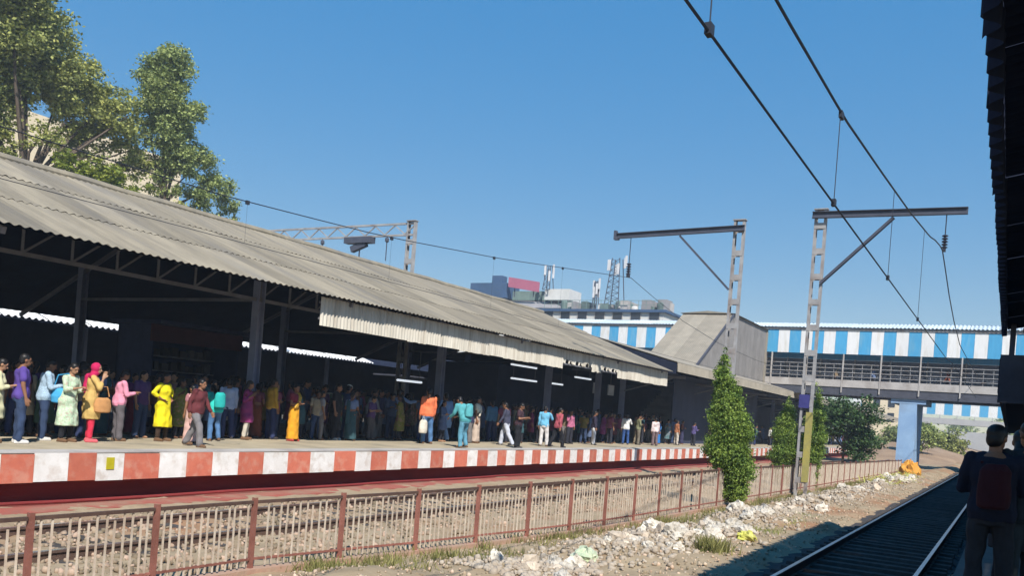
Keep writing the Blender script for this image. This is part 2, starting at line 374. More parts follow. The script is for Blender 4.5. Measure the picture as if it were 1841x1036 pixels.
# local x of sheet = along Y, local y = down slope
sheetme = [corr_mesh('roof_sheet', 1.022, L, rows=1, pitch=.2044, amp=.021) for L in rowl]
starts = [0, 3.1, 6.2]
ysh = CY0; ci = 0
while ysh < CY1:
    for r in range(3):
        p = Vector((RX_, ysh, RZ_)) + sdir * starts[r] + snor * (.05 - .022 * r + random.uniform(-.004, .006))
        o = link('roof_sheet', sheetme[r], M['asb'], can, p + sdir * random.uniform(-.02, .02))
        orient(o, Vector((0, 1, 0)) + Vector((0, 0, random.uniform(-.004, .004))), sdir)
    ysh += 1.022
CY1 = ysh
b = MB(); b.tube([(RX_, y, RZ_ + .07 + .02 * math.sin(y * 1.7)) for y in np.arange(CY0, CY1 + .1, 1.5)], .14, 8); b.build('ridge_cap', M['asb'], can)
bx = -33.5
b = MB(); b.quad((RX_, CY0, RZ_), (RX_, CY1, RZ_), (bx, CY1, 4.85), (bx, CY0, 4.85)); b.build('rear_slope', M['asb'], can)
# under-roof shade as colour: added lining below sheets
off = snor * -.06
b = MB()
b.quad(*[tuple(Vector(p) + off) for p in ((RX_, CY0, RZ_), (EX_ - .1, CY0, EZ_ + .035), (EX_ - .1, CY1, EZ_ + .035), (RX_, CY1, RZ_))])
b.quad((RX_, CY1, RZ_ - .08), (bx, CY1, 4.78), (bx, CY0, 4.78), (RX_, CY0, RZ_ - .08)); b.build('shade_lining', M['shade_dark'], can)
me = corr_mesh('rear_edge', CY1 - CY0, .1, pitch=.3, amp=.05)
o = link('rear_edge', me, M['shade_dark'], can, (bx, CY0, 4.86)); orient(o, (0, 1, 0), (-.2, 0, -1))
# purlins
for q in (.12, .37, .62, .87):
    p = Vector((RX_, 0, RZ_)) + sdir * SLEN * q - snor * .13
    b = MB(); b.bar((p.x, CY0, p.z), (p.x, CY1, p.z), .07, .1); b.build('purlin', M['truss'], can)
# longitudinal lattice girder on the column line
b = MB(); b.bar((-20.5, CY0, 5.22), (-20.5, CY1, 5.22), .09, .1); b.build('bottom_chord', M['truss'], can)
b = MB(); b.bar((-20.5, CY0, 6.25), (-20.5, CY1, 6.25), .09, .1); b.build('top_chord', M['truss'], can)
y = CY0; k = 0
while y < CY1 - 1.3:
    b = MB(); b.bar((-20.5, y, 5.27), (-20.5, y, 6.2), .05, .05); b.build('truss_post', M['truss'], can)
    b = MB(); b.bar((-20.5, y + .03, 5.27), (-20.5, y + 1.22, 6.2), .05, .045); b.build('truss_diagonal', M['truss'], can)
    y += 1.25
# columns (H section) + knee braces + cross rafters
for cy in (-.6, 9.2, 19.2, 29.3, 38.9, 45.0):
    for cx in (-20.5, -29.5):
        b = MB(); b.box(cx - .14, cx + .14, cy - .13, cy - .11, PZ, 6.5); b.box(cx - .14, cx + .14, cy + .11, cy + .13, PZ, 6.5); b.box(cx - .012, cx + .012, cy - .109, cy + .109, PZ, 6.5)
        b.box(cx - .2, cx + .2, cy - .2, cy + .2, PZ, PZ + .05)
        b.build('column', M['steelcol'], can)
    b = MB()
    b.bar((-20.5, cy, 5.22), (-29.5, cy, 5.22), .08, .1)
    b.bar((-16.7, cy, EZ_ - .1), (-25, cy, RZ_ - .25), .08, .14); b.bar((-33.3, cy, 4.6), (-25, cy, RZ_ - .25), .08, .14)
    b.build('frame', M['truss'], can)
# valance of upright pale sheets
vy = 18.0; vms = [corr_mesh('valance_sheet', 1.0, .80 + d, amp=.022, rows=2, ragged=r) for d, r in ((0, 0), (.03, .02), (-.05, .06), (-.2, .22))]
while vy < 45.6:
    broken = 32.5 < vy < 38.5
    me = vms[3] if broken and random.random() < .75 else random.choice(vms[:3] if broken else vms[:2])
    o = link('valance_sheet', me, M['valance'], can, (-16.77 + random.uniform(-.01, .01), vy, 5.15))
    orient(o, (0, 1, 0), (random.uniform(.0, .03), 0, -1)); vy += 1.0
b = MB(); b.bar((-16.85, 18, 4.55), (-16.85, 46, 4.55), .05, .06); b.bar((-16.85, 18, 5.0), (-16.85, 46, 5.0), .05, .06); b.build('valance_rail', M['truss'], can)

# second canopy, further along
c2 = thing('platform_canopy', (-24, 80, PZ), 'lower far canopy with a pale gutter edge beyond the gabled roof', 'canopy')
y0, y1 = 46.4, 160
me = corr_mesh('fascia_sheet', 1.9, .5, amp=.02)
yy = y0
while yy < y1 - 1.9:
    o = link('fascia_sheet', me, M['asb2'], c2, (-16.35, yy, 5.72)); orient(o, (0, 1, 0), (.06, 0, -1)); yy += 1.905
me = corr_mesh('roof_sheet', 1.9, 6.2, pitch=.19)
yy = y0
while yy < y1 - 1.9:
    o = link('roof_sheet', me, M['asb2'], c2, (-16.4, yy, 5.75)); orient(o, (0, 1, 0), (-1, 0, .25)); yy += 1.905
b = MB(); b.add([(-22.4, y0, 7.24), (-22.4, y1, 7.24), (-33.5, y1, 5.4), (-33.5, y0, 5.4)], [(0, 1, 2, 3)]); b.build('roof_slab', M['asb2'], c2)
b = MB(); b.quad((-16.42, y0, 5.1), (-22.6, y0, 5.3), (-22.6, y1, 5.3), (-16.42, y1, 5.1)); b.quad((-22.6, y0, 5.3), (-33.5, y0, 5.4), (-33.5, y1, 5.4), (-22.6, y1, 5.3)); b.add([(-16.42, y0 + .05, 5.1), (-22.4, y0 + .05, 5.3), (-22.4, y0 + .05, 7.2), (-16.42, y0 + .05, 5.7)], [(0, 1, 2, 3)]); b.build('shade_lining', M['shade_dark'], c2)
for cy in np.arange(48.6, 158, 9.6):
    b = MB(); b.box(-20.64, -20.36, cy - .13, cy - .11, PZ, 5.25); b.box(-20.64, -20.36, cy + .11, cy + .13, PZ, 5.25); b.box(-20.51, -20.49, cy - .109, cy + .109, PZ, 5.25); b.build('column', M['steelcol'], c2)
    b = MB(); b.bar((-16.6, cy, 5.0), (-24, cy, 5.2), .08, .14); b.bar((-20.5, cy, 4.0), (-17.4, cy, 4.95), .06, .07); b.build('frame', M['truss'], c2)

# neighbouring canopy behind: only its sunlit near slope shows
c3 = thing('platform_canopy', (-44, 20, PZ), 'sunlit roof of the next platform glimpsed beneath the gabled canopy', 'canopy')
me = corr_mesh('roof_sheet', 2.04, 8.6, pitch=.3, amp=.05)
yy = -4
while yy < 45:
    o = link('roof_sheet', me, M['white'], c3, (-37, yy, 4.76)); orient(o, (0, 1, 0), (-1, 0, .33)); yy += 2.045
b = MB(); b.box(-37.05, -34.4, 45.2, 150, 4.0, 4.1); b.build('added_dark_awning', M['girder'], c3)  # awning added to keep the gap beyond the roof sheets dark
b = MB(); b.quad((-37, -4, 4.66), (-45, -4, 7.2), (-45, 150, 7.2), (-37, 150, 4.66)); b.quad((-45, -4, 7.2), (-53, -4, 4.6), (-53, 150, 4.6), (-45, 150, 7.2)); b.build('shade_lining', M['shade_dark'], c3)  # dark sheets run past the roof to hold the shade behind
for cy in range(0, 46, 9):
    b = MB(); b.box(-41.1, -40.9, cy - .1, cy + .1, 0, 5.9); b.build('column', M['steelcol'], c3)
b = MB(); b.box(-53, -38, -6, 150, 0, PZ); tag(b.build('platform', M['platshade']), 'shaded platform behind the crowd', 'platform', kind='structure')
b = MB(); b.box(-49, -46, -8, 150, PZ, 5.5); st = thing('closing_wall', (-47, 20, PZ), 'long dark closing wall added under the rear canopy', 'building')
b.build('wall', M['rooms'], st)  # wall added to close the view and keep the space behind dark
rm = thing('backdrop_rooms', (-28, 62, PZ), 'dark backdrop rooms added beneath the lower far canopy', 'building')
b = MB(); b.box(-31, -26, 43, 150, PZ, 5.0); b.build('wall', M['rooms'], rm)  # rooms added as a dark background under the canopy
for dy in (50, 60, 72, 86):
    d = MB(); d.box(-25.99, -25.95, dy, dy + 1.2, PZ, 3.1); d.build('door', M['stall'], rm)

# ------------------------------------------------------------------ stall under roof
stl = thing('snack_stall', (-25, 20, PZ), 'dark blue snack stall hung with packets behind the yellow dressed woman', 'stall')
b = MB(); b.box(-26, -24.2, 18.3, 21.9, PZ, 1.95); b.build('counter', M['stall'], stl)
b = MB(); b.box(-26, -25.9, 18.3, 21.9, 1.95, 4.3); b.box(-26, -24.2, 18.3, 18.36, 1.95, 4.3); b.box(-26, -24.2, 21.84, 21.9, 1.95, 4.3); b.build('cabinet', M['stall'], stl)
b = MB(); b.box(-26.1, -23.6, 18.1, 22.1, 4.3, 4.42); b.build('top', M['stall'], stl)
b = MB(); b.box(-24.2, -24.15, 18.2, 22.0, 3.75, 4.3); b.build('name_board', M['stallred'], stl)
for r in range(3):
    b = MB(); b.box(-25.9, -25.3, 18.4, 21.8, 2.3 + .5 * r, 2.34 + .5 * r); b.build('shelf', M['truss'], stl)
pk = MB(); pk.box(-.1, .1, -.12, .12, 0, .3); pkm = pk.mesh('packet')
for r in range(3):
    for q in range(9):
        o = link('packet', pkm, M['goods'], None, (-25.5, 18.7 + q * .36, 2.342 + .5 * r)); o.scale = (1, random.uniform(.7, 1.2), random.uniform(.7, 1.2))
        tag(o, 'dim snack packet on a shelf of the dark blue stall', 'packet', 'packets on the stall shelves')

def tube_light(x, y0, y1, z, label):
    t = thing('tube_light', (x, (y0 + y1) / 2, z), label, 'lamp', 'tube lamps hanging under the canopy')
    b = MB(); b.tube([(x, y0, z), (x, y1, z)], .045, 8); b.build('tube', M['tube'], t)
    b = MB(); b.box(x - .05, x + .05, y0, y1, z + .05, z + .1); b.bar((x, y0 + .2, z + .1), (x, y0 + .2, z + 1.3), .02, .02); b.bar((x, y1 - .2, z + .1), (x, y1 - .2, z + 1.3), .02, .02); b.build('holder', M['truss'], t)
tube_light(-22, 28.4, 30.1, 3.26, 'slim white tube lamp hanging above the man in the orange shirt')
tube_light(-22, 37.6, 40.3, 4.68, 'upper white tube lamp of the stacked pair below the broken valance')
tube_light(-22, 37.7, 40.4, 3.98, 'lower white tube lamp of the stacked pair below the broken valance')
tube_light(-22, 41.8, 43.5, 4.0, 'short white tube lamp just beyond the stacked pair')
tube_light(-22, 45.0, 47.2, 4.55, 'white tube lamp at the end of the gabled roof')
for (yy, lb) in ((48.0, 'square white hanging board, nearer of the two beyond the tube lamps'), (50.2, 'square white hanging board, farther of the two beyond the tube lamps')):
    t = thing('hanging_board', (-22, yy, 4.0), lb, 'sign', 'white boards hung under the far canopy')
    b = MB(); b.box(-22.04, -21.96, yy - .35, yy + .5, 3.75, 4.4); b.build('panel', M['board'], t)
    b = MB(); b.bar((-22, yy, 4.4), (-22, yy, 5.2), .03, .03); b.build('hanger', M['truss'], t)

# ------------------------------------------------------------------ near platform + canopy
np_ = thing('platform', (3, 20, 0), 'shaded platform under the dark roof at the photographer\'s feet', 'platform', kind='structure')
b = MB(); b.box(-.45, 9, -6, 170, .6, .95); b.build('floor', M['platshade'], np_)
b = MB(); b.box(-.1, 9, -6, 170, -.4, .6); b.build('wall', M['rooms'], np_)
nc = thing('platform_canopy', (3, 8, .95), 'dark corrugated roof edge overhead with a serrated rim', 'canopy')
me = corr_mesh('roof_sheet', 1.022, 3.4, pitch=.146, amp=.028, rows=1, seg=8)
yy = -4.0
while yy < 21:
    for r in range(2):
        o = link('roof_sheet', me, M['shade_dark'], nc, (-.2 + 3.3 * r, yy, 4.98 + .62 * r + (.0 if r else .03) + random.uniform(-.006, .006)))
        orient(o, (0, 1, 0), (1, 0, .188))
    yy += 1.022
vme = corr_mesh('valance_sheet', 1.2, .9, pitch=.30, amp=.05, rows=1, seg=8)
yy = -4.0
while yy < 21:
    o = link('valance_sheet', vme, M['shade_dark'], nc, (-.24 + random.uniform(-.008, .008), yy, 5.72 + random.uniform(-.03, .01))); orient(o, (0, 1, 0), (0, 0, -1)); yy += 1.2
b = MB()
for xx in (.3, 2.2, 4.2): b.bar((xx, -4, 4.83 + (xx + .3) * .188), (xx, 21, 4.83 + (xx + .3) * .188), .07, .12)
b.build('purlin', M['shade_dark'], nc)
for cy in (1, 11.5, 20.7):
    b = MB(); b.bar((2.4, cy, .95), (2.4, cy, 5.2), .2, .2); b.build('column', M['beam'], nc)
    b = MB(); b.bar((.1, cy, 4.84), (6, cy, 5.9), .1, .16); b.build('rafter', M['shade_dark'], nc)
nc2 = thing('platform_canopy', (3, 45, .95), 'dark lower roof farther along the shaded platform', 'canopy')
b = MB(); b.box(-.27, 7, 21.4, 130, 4.2, 4.35); b.build('roof_slab', M['shade_dark'], nc2)
b = MB(); b.box(-.3, -.24, 21.3, 130, 3.6, 4.34); b.build('fascia', M['shade_dark'], nc2)
for cy in range(28, 130, 10):
    b = MB(); b.bar((2.2, cy, .95), (2.2, cy, 4.2), .2, .2); b.build('column', M['beam'], nc2)
hb = thing('indicator_board', (.5, 20, 3.3), 'dark hanging indicator box under the end of the near roof', 'sign')
b = MB(); b.box(-.27, 1.6, 19.8, 20.1, 3.32, 4.28); b.build('case', M['beam'], hb)
for xx in (-.08, 1.2):
    b = MB(); b.bar((xx, 19.95, 4.28), (xx, 19.95, 4.92), .1, .1); b.build('hanger', M['beam'], hb)
kw = thing('added_dark_block', (3, 20, .95), 'dark block added under the near canopy at the edge of the picture', 'building')
b = MB(); b.box(.42, 4.5, 12.0, 26, .95, 4.1); b.build('wall', M['rooms'], kw)  # block added to deepen the darkness at the right edge

# ------------------------------------------------------------------ fence
fn = thing('railing_fence', (-7.5, 20, 0), 'red posted railing with pale upright bars along the track', 'fence')
posts = [y for y in np.arange(.71, 66, 1.5)]
for y in posts:
    x = fx(y); h = ftop(y)
    b = MB(); b.box(x - .028, x + .028, y - .028, y - .021, -.15, h + .04); b.box(x + .021, x + .028, y - .021, y + .028, -.15, h + .04); b.box(x - .028, x + .021, y + .021, y + .028, -.15, h + .02)
    b.build('post', M['fencered'], fn)
barme = MB().box(-.009, .009, -.009, .009, 0, 1).mesh('bar')
nbar = 0; rest = MB()
for a, c in zip(posts[:-1], posts[1:]):
    xa, xc, ha, hc = fx(a), fx(c), ftop(a), ftop(c)
    b = MB(); b.bar((xa, a + .04, ha - .02), (xc, c - .04, hc - .02), .045, .04); b.build('top_rail', M['fencerail'], fn)
    b = MB(); b.bar((xa, a + .04, .2), (xc, c - .04, .2), .03, .03); b.build('bottom_rail', M['fencered'], fn)
    nb = 14
    for k in range(1, nb):
        if random.random() < .03: continue
        t = k / nb + random.uniform(-.01, .01); y = a + (c - a) * t; x = xa + (xc - xa) * t; h = ha + (hc - ha) * t - .045 - (.07 if k % 3 == 0 else 0)
        if y > 2 and nbar < 300:
            o = link('bar', barme, M['fencebar'], fn, (x + .004, y, .1)); o.scale = (1, 1, h - .1); o.rotation_euler = (random.uniform(-.012, .012), 0, 0); nbar += 1
        elif y > 2: rest.box(x - .009, x + .009, y - .009, y + .009, .1, h)
rest.build('bars', M['fencebar'], fn, kind='stuff')
b = MB()
for a, c in zip(posts[:-1], posts[1:]):
    xa, xc = fx(a), fx(c)
    b.add([(xa - .1, a, -.2), (xa + .1, a, -.2), (xc + .1, c, -.2), (xc - .1, c, -.2), (xa - .1, a, .08), (xa + .1, a, .08), (xc + .1, c, .08), (xc - .1, c, .08)],
          [(4, 5, 6, 7), (1, 2, 6, 5), (3, 0, 4, 7)])
b.build('plinth', M['plinth'], fn)

# ------------------------------------------------------------------ masts
def lattice_mast(x, y, h, label, w=.34):
    t = thing('catenary_mast', (x, y, 0), label, 'mast')
    for s in (-1, 1):
        b = MB(); cx = x + s * w / 2
        b.box(cx - .045, cx + .045, y - .1, y - .09, -.2, h); b.box(cx - .045, cx + .045, y + .09, y + .1, -.2, h); b.box(cx + s * .035, cx + s * .045, y - .09, y + .09, -.2, h)
        b.build('channel', M['galv'], t)
    z = .5
    while z < h - .3:
        b = MB(); b.box(x - w / 2 - .04, x + w / 2 + .04, y - .112, y - .101, z, z + .22); b.box(x - w / 2 - .04, x + w / 2 + .04, y + .101, y + .112, z, z + .22); b.build('batten', M['galv'], t); z += .95
    b = MB(); b.box(x - w / 2 - .08, x + w / 2 + .08, y - .14, y + .14, h, h + .04); b.build('cap', M['galv'], t)
    return t
def ibeam(b, p, q, w, h):
    p = Vector(p); q = Vector(q)
    dz = Vector((0, 0, h / 2 - .01))
    b.bar(p + dz, q + dz, w, .02); b.bar(p - dz, q - dz, w, .02); b.bar(p, q, .014, h - .041)
MY = 33.3
m1 = lattice_mast(-6.62, MY, 10.72, 'grey lattice mast with a yellow painted foot and an arm over the shaded track')
b = MB(); ibeam(b, (-6.9, MY - .2, 10.5), (-1.75, MY - .2, 10.42), .16, .24); b.build('arm', M['beam'], m1)
b = MB(); b.bar((-6.45, MY - .2, 7.95), (-4.1, MY - .2, 10.3), .06, .09); b.bar((-6.45, MY - .06, 7.95), (-4.1, MY - .06, 10.3), .06, .09); b.build('brace', M['beam'], m1)
b = MB(); b.box(-6.6, -6.395, MY - .135, MY - .113, .55, 3.15); b.box(-6.399, -6.39, MY - .112, MY + .112, .55, 3.15); b.build('painted_foot', M['yellowpaint'], m1)
b = MB(); b.box(-6.88, -6.5, MY - .17, MY - .14, 3.3, 3.8); tag(b.build('number_plate', M['plate']), 'indigo number plate fixed to the yellow footed mast', 'sign')
m2 = lattice_mast(-9.65, MY, 10.45, 'grey lattice mast rising behind the tall green columnar tree')
b = MB(); ibeam(b, (-9.4, MY - .2, 10.12), (-14.8, MY - .2, 9.98), .15, .22); b.build('arm', M['beam'], m2)
b = MB(); b.bar((-9.85, MY - .2, 7.72), (-12.0, MY - .2, 9.9), .06, .08); b.build('brace', M['beam'], m2)
b = MB(); b.box(-14.85, -14.65, MY - .3, MY - .1, 9.82, 9.9); b.box(-14.85, -14.75, MY - .3, MY - .1, 9.9, 10.2); b.build('end_bracket', M['beam'], m2)
def insulator(x, z0, z1, label):
    t = thing('insulator', (x, MY - .2, z1), label, 'insulator')
    b = MB(); b.tube([(x, MY - .2, z0), (x, MY - .2, z1 + .5)], .018, 6); b.build('hanger', M['wire'], t)
    prof = []
    n = 5; L = .5
    for i in range(n):
        prof += [(.04, i * L / n), (.1, i * L / n + .02), (.1, i * L / n + .05), (.04, i * L / n + .08)]
    b = MB(); b.lathe((x, MY - .2, z1 + .05), prof, 10); b.build('disc_stack', M['insul'], t)
    b = MB(); b.box(x - .05, x + .05, MY - .28, MY - .12, z1 - .06, z1 + .05); b.build('clamp', M['wire'], t)
insulator(-2.4, 10.3, 9.08, 'dark insulator hanging from the arm over the shaded track')
insulator(-14.1, 9.9, 8.3, 'dark insulator hanging from the arm over the sunlit track')
# portal mast behind the far ridge
m3 = lattice_mast(-25.6, MY, 11.1, 'lattice portal mast standing behind the gabled roof ridge', .4)
tx0, tx1 = -25.4, -43
for zz in (11.0, 10.45):
    b = MB(); b.bar((tx0, MY, zz), (tx1, MY, zz), .1, .09); b.build('truss_chord', M['galv'], m3)
b = MB(); x = tx0; k = 0
while x > tx1 + .6:
    b.bar((x, MY, 10.5 if k % 2 else 10.95), (x - .62, MY, 10.95 if k % 2 else 10.5), .05, .05); x -= .62; k += 1
b.build('truss_web', M['galv'], m3)
b = MB(); b.box(-29.6, -27.9, MY - .3, MY + .1, 10.1, 10.4); b.add([], []); b.bar((-29.2, MY - .1, 9.8), (-28.3, MY - .1, 10.1), .25, .3); b.bar((-28.7, MY - .1, 9.2), (-28.7, MY - .1, 9.9), .05, .05)
b.build('insulator_cradle', M['beam'], m3)
for xx in (-31.2, -27): 
    b = MB(); b.bar((xx, MY - .1, 9.2), (xx, MY - .1, 10.4), .035, .035); b.lathe((xx, MY - .1, 10.1), [(.04, 0), (.1, .05), (.1, .2), (.04, .25)], 8); b.build('hanger', M['beam'], m3)

# wires
def wire(name, pts, r, label, drops=()):
    b = MB(); b.tube(pts, r, 6)
    return tag(b.build(name, M['wire']), label, 'wire')
def curve(f, y0, y1, n=40):
    return [f(y0 + (y1 - y0) * i / n) for i in range(n + 1)]
def messz(y): return float(np.interp(y, [-20, 5, 9.3, 13.8, 18, 23, 28, 32.7, 33.3, 40, 48, 60, 75], [8.6, 7.06, 7.08, 7.26, 7.6, 8.03, 8.55, 9.08, 9.05, 7.9, 7.3, 7.4, 7.6]))
def messx(y): return -2.5 if y < 30 else -2.45
wire('messenger_wire', [(messx(y), y if abs(y - 33) > .6 else y, messz(y)) for y in np.concatenate([np.arange(-10, 33, 1.), [33.1, 35, 38, 42, 48, 54, 60, 68, 76]])], .020, 'upper catenary wire meeting the insulator over the shaded track')
wire('contact_wire', [(-2.5 + (.1 if y > 40 else 0), y, 5.86 + .0015 * max(0, y - 10)) for y in np.arange(-10, 76, 2.)], .015, 'lower contact wire over the shaded track')
for y in (7.24, 13.4, 20, 27):
    b = MB(); b.tube([(-2.5, y, 5.86), (-2.5, y, messz(y))], .007, 5); b.box(-2.53, -2.47, y - .05, y + .05, 5.83, 5.93)
    if y < 20: b.box(-2.525, -2.475, y - .02, y + .16, messz(y) - .08, messz(y) + .02)
    tag(b.build('dropper_wire', M['wire']), {7.24: 'thin dropper with a clip at the top of the picture', 13.4: 'long thin dropper joining the two wires in mid sky', 20: 'thin dropper just before the mast arm', 27: 'faint thin dropper beside the mast brace'}[y], 'wire')
fz = lambda y: float(np.interp(y, [0, 7, 12, 14.3, 17, 22.8, 31.2, 33.2, 38.5, 44, 55, 70], [6.5, 6.25, 6.29, 6.4, 6.54, 7.06, 8.01, 8.23, 7.44, 6.9, 6.6, 6.7]))
wire('messenger_wire', [(-14, y, fz(y)) for y in np.concatenate([np.arange(0, 33, 1.5), [33.2, 36, 40, 46, 54, 62, 70]])], .011, 'catenary wire passing in front of the gabled roof')
wire('contact_wire', [(-14, y, 5.45) for y in np.arange(0, 72, 2.)], .007, 'thin contact wire over the sunlit track')
for y in (12.6, 17.4, 22.4, 27):
    b = MB(); b.box(-14.025, -13.975, y - .04, y + .04, fz(y) - .06, fz(y) + .02); b.tube([(-14, y, 5.46), (-14, y, fz(y))], .003, 4)
    tag(b.build('dropper_wire', M['wire']), 'thin dropper with a clip between the wires before the gabled roof', 'wire', 'droppers before the gabled roof')

# ------------------------------------------------------------------ footbridge
BY = 76.5; BD = 6.0
fb = thing('footbridge', (-7.2, BY, 0), 'roofed footbridge with blue and white striped sides crossing the tracks', 'footbridge')
pm = MB().box(0, 1, -.03, .03, 0, 1.98).mesh('stripe_panel')
sx0 = -18.95; sw = .945
i = -24; n = 0
while sx0 + i * sw < 9:
    x = sx0 + i * sw
    if not (-23.3 < x < -19.5):
        o = link('stripe_panel', pm, M['blue' if i % 2 == 0 else 'white'], fb, (x + .006, BY + random.uniform(-.008, .008), 9.15)); o.scale = (sw - .012, 1, 1)
    i += 1
for (xa, xb) in ((-41.6, 9),):
    b = MB(); b.box(xa, xb, BY + BD - .05, BY + BD, 9.15, 11.15); b.build('rear_panel', M['blue'], fb)
    b = MB(); b.box(xa, xb, BY - .1, BY - .035, 11.14, 11.3); b.build('eave_gutter', M['galv'], fb)
    b = MB(); b.box(xa, xb, BY + .04, BY + BD - .1, 6.35, 6.5); b.build('deck', M['palegrey'], fb)
    b = MB(); b.box(xa, xb, BY - .02, BY + .25, 5.72, 6.349); b.box(xa, xb, BY + BD - .25, BY + BD, 5.72, 6.349); b.box(xa, xb, BY - .16, BY + .3, 5.68, 5.719); b.build('girder', M['girder'], fb)
rsh = corr_mesh('roof_sheet', 2.9, 3.3, pitch=.3, amp=.04)
x = -41.6
while x < 8:
    o = link('roof_sheet', rsh, M['bridgeroof'], fb, (x, BY - .25, 11.38 + random.uniform(-.02, .02))); orient(o, (1, 0, 0), (0, 1, .22)); x += 2.95
b = MB(); b.quad((-41.6, BY + 3, 12.1), (9, BY + 3, 12.1), (9, BY + BD + .2, 11.4), (-41.6, BY + BD + .2, 11.4)); b.build('rear_roof', M['bridgeroof'], fb)
pw = MB().box(-.46, .46, -.05, .05, 0, .58)
x = -18.4 - 2.96
while x < 8:
    b = MB(); b.box(x + .03, x + 2.93, BY - .09, BY + .035, 6.37, 6.98); b.build('parapet_panel', M['palegrey'], fb)
    b = MB(); b.box(x - .08, x + .02, BY - .12, BY + .05, 5.9, 9.16); b.build('post', M['palegrey'], fb)
    for zz in (7.25, 7.6, 7.95, 8.3):
        b = MB(); b.bar((x + .03, BY - .02, zz), (x + 2.93, BY - .02, zz), .04, .05); b.build('handrail', M['galv'], fb)
    b = MB()
    for q in (.75, 1.5, 2.2): b.bar((x + q, BY + .03, 6.98), (x + q, BY + .03, 8.3), .04, .04)
    b.build('balusters', M['galv'], fb)
    b = MB(); b.box(x - .06, x + .06, BY + BD - .2, BY + BD - .06, 6.5, 9.2); b.build('rear_post', M['palegrey'], fb)
    x += 2.96
b = MB(); b.box(-30, 9, BY + BD - .04, BY + BD, 6.5, 9.14); b.build('rear_shade_wall', M['steel'], fb)  # dark wall added at the rear so the deck opening reads shaded
b = MB(); b.box(-7.95, -6.65, BY + .05, BY + BD - .3, -.3, 5.3); b.box(-8.6, -6.0, BY + .03, BY + BD - .2, 5.3, 5.71); b.build('pier', M['pier'], fb)
b = MB(); b.box(4.3, 5.6, BY + .05, BY + BD - .3, -.3, 5.71); b.build('pier', M['pier'], fb)
b = MB(); b.box(-36, -34.6, BY + .05, BY + BD - .3, -.3, 5.71); b.build('pier', M['pier'], fb)
# stair cover
sc_ = thing('stair_cover', (-20.5, 62, PZ), 'grey sheeted stair hood rising from the platform to the footbridge', 'stair')
XA, XB = -22.95, -18.95; HY0, HZ0, HY1, HZ1 = 57.3, 6.3, 65.5, 10.95
stm = corr_mesh('roof_sheet', 1.0, 9.42, pitch=.145, amp=.014)
for k in range(4):
    o = link('roof_sheet', stm, M['asb2'], sc_, (XA + k * 1.0, HY0, HZ0 + random.uniform(0, .02))); orient(o, (1, 0, 0), (0, HY1 - HY0, HZ1 - HZ0))
b = MB(); b.quad((XA, HY0, HZ0 - .1), (XB, HY0, HZ0 - .1), (XB, HY1, HZ1 - .1), (XA, HY1, HZ1 - .1)); b.build('shade_lining', M['shade_dark'], sc_)
b = MB(); b.box(XA, XB, HY1, BY - .1, HZ1 - .03, HZ1 + .05); b.add([(XB + .2, HY1 - .2, HZ1 + .06), (XB + .2, BY - .2, HZ1 + .06), (XA + 2, BY - .2, HZ1 + .4), (XA + 2, HY1 - .2, HZ1 + .25), (XA - .2, HY1 - .2, HZ1 + .06), (XA - .2, BY - .2, HZ1 + .06)], [(0, 1, 2, 3), (3, 2, 5, 4), (0, 3, 4)]); b.build('landing_roof', M['asb2'], sc_)
b = MB(); b.bar((XB + .05, HY0, HZ0), (XB + .05, HY1, HZ1), .12, .16); b.build('barge_board', M['girder'], sc_)
b = MB(); b.box(XA, XB, HY1 + .02, HY1 + .1, HZ1 - .5, HZ1 - .04); b.build('fascia', M['girder'], sc_)
yw = HY0 + .7; sl_ = (HZ1 - HZ0) / (HY1 - HY0)
while yw < BY - .3:
    z1 = min(HZ1 - .05, HZ0 + (yw - HY0) * sl_ - .12); z2 = min(HZ1 - .05, z1 + .98 * sl_); z0 = 5.25
    b = MB(); b.add([(XB, yw, z0), (XB, yw + .98, z0), (XB, yw + .98, z2), (XB, yw, z1), (XB - .05, yw, z0), (XB - .05, yw + .98, z0), (XB - .05, yw + .98, z2), (XB - .05, yw, z1)],
              [(0, 1, 2, 3), (7, 6, 5, 4), (0, 3, 7, 4), (1, 5, 6, 2), (0, 4, 5, 1), (3, 2, 6, 7)]); b.build('side_sheet', M['lav'], sc_); yw += 1.0
b = MB(); b.box(XB - .3, XB - .2, 54, BY - 1, PZ, 5.6); b.build('added_dark_wall', M['rooms'], sc_)  # dark wall added to hide the bright steps, standing for shade
b = MB(); b.box(XB - .35, XB + .06, BY - .6, BY - .12, 5.3, 10.9); b.build('corner_pillar', M['asb2'], sc_)
for k in range(22):
    b = MB(); b.box(XA + .1, XB - .4, 54 + k * .55, 54.55 + k * .55, PZ + k * .25, PZ + .25 + k * .25); b.build('step', M['palegrey'], sc_)

# second footbridge far behind
f2 = thing('footbridge', (-9, 200, 0), 'distant second footbridge with blue and white stripes under the first', 'footbridge')
x = -30; k = 0
s2 = MB().box(0, 1.6, 0, .1, 8.0, 10.5).mesh('stripe_panel')
while x < 12:
    link('stripe_panel', s2, M['blue' if k % 2 else 'white'], f2, (x, 200, 0)).scale = (.99, 1, 1); x += 1.62; k += 1
b = MB(); b.box(-30, 12, 199.8, 204, 10.55, 11.0); b.build('roof', M['bridgeroof'], f2)
b = MB(); b.box(-30, 12, 200, 204, 6.1, 7.3); b.build('girder', M['farwall'], f2)
for x in np.arange(-29, 12, 3.2):
    b = MB(); b.box(x, x + .2, 199.9, 200, 7.3, 8.0); b.build('post', M['farwall'], f2)
for x in (-16, -3, 8):
    b = MB(); b.box(x, x + 1.4, 200.5, 203.5, -.3, 6.1); b.build('pier', M['farwall'], f2)

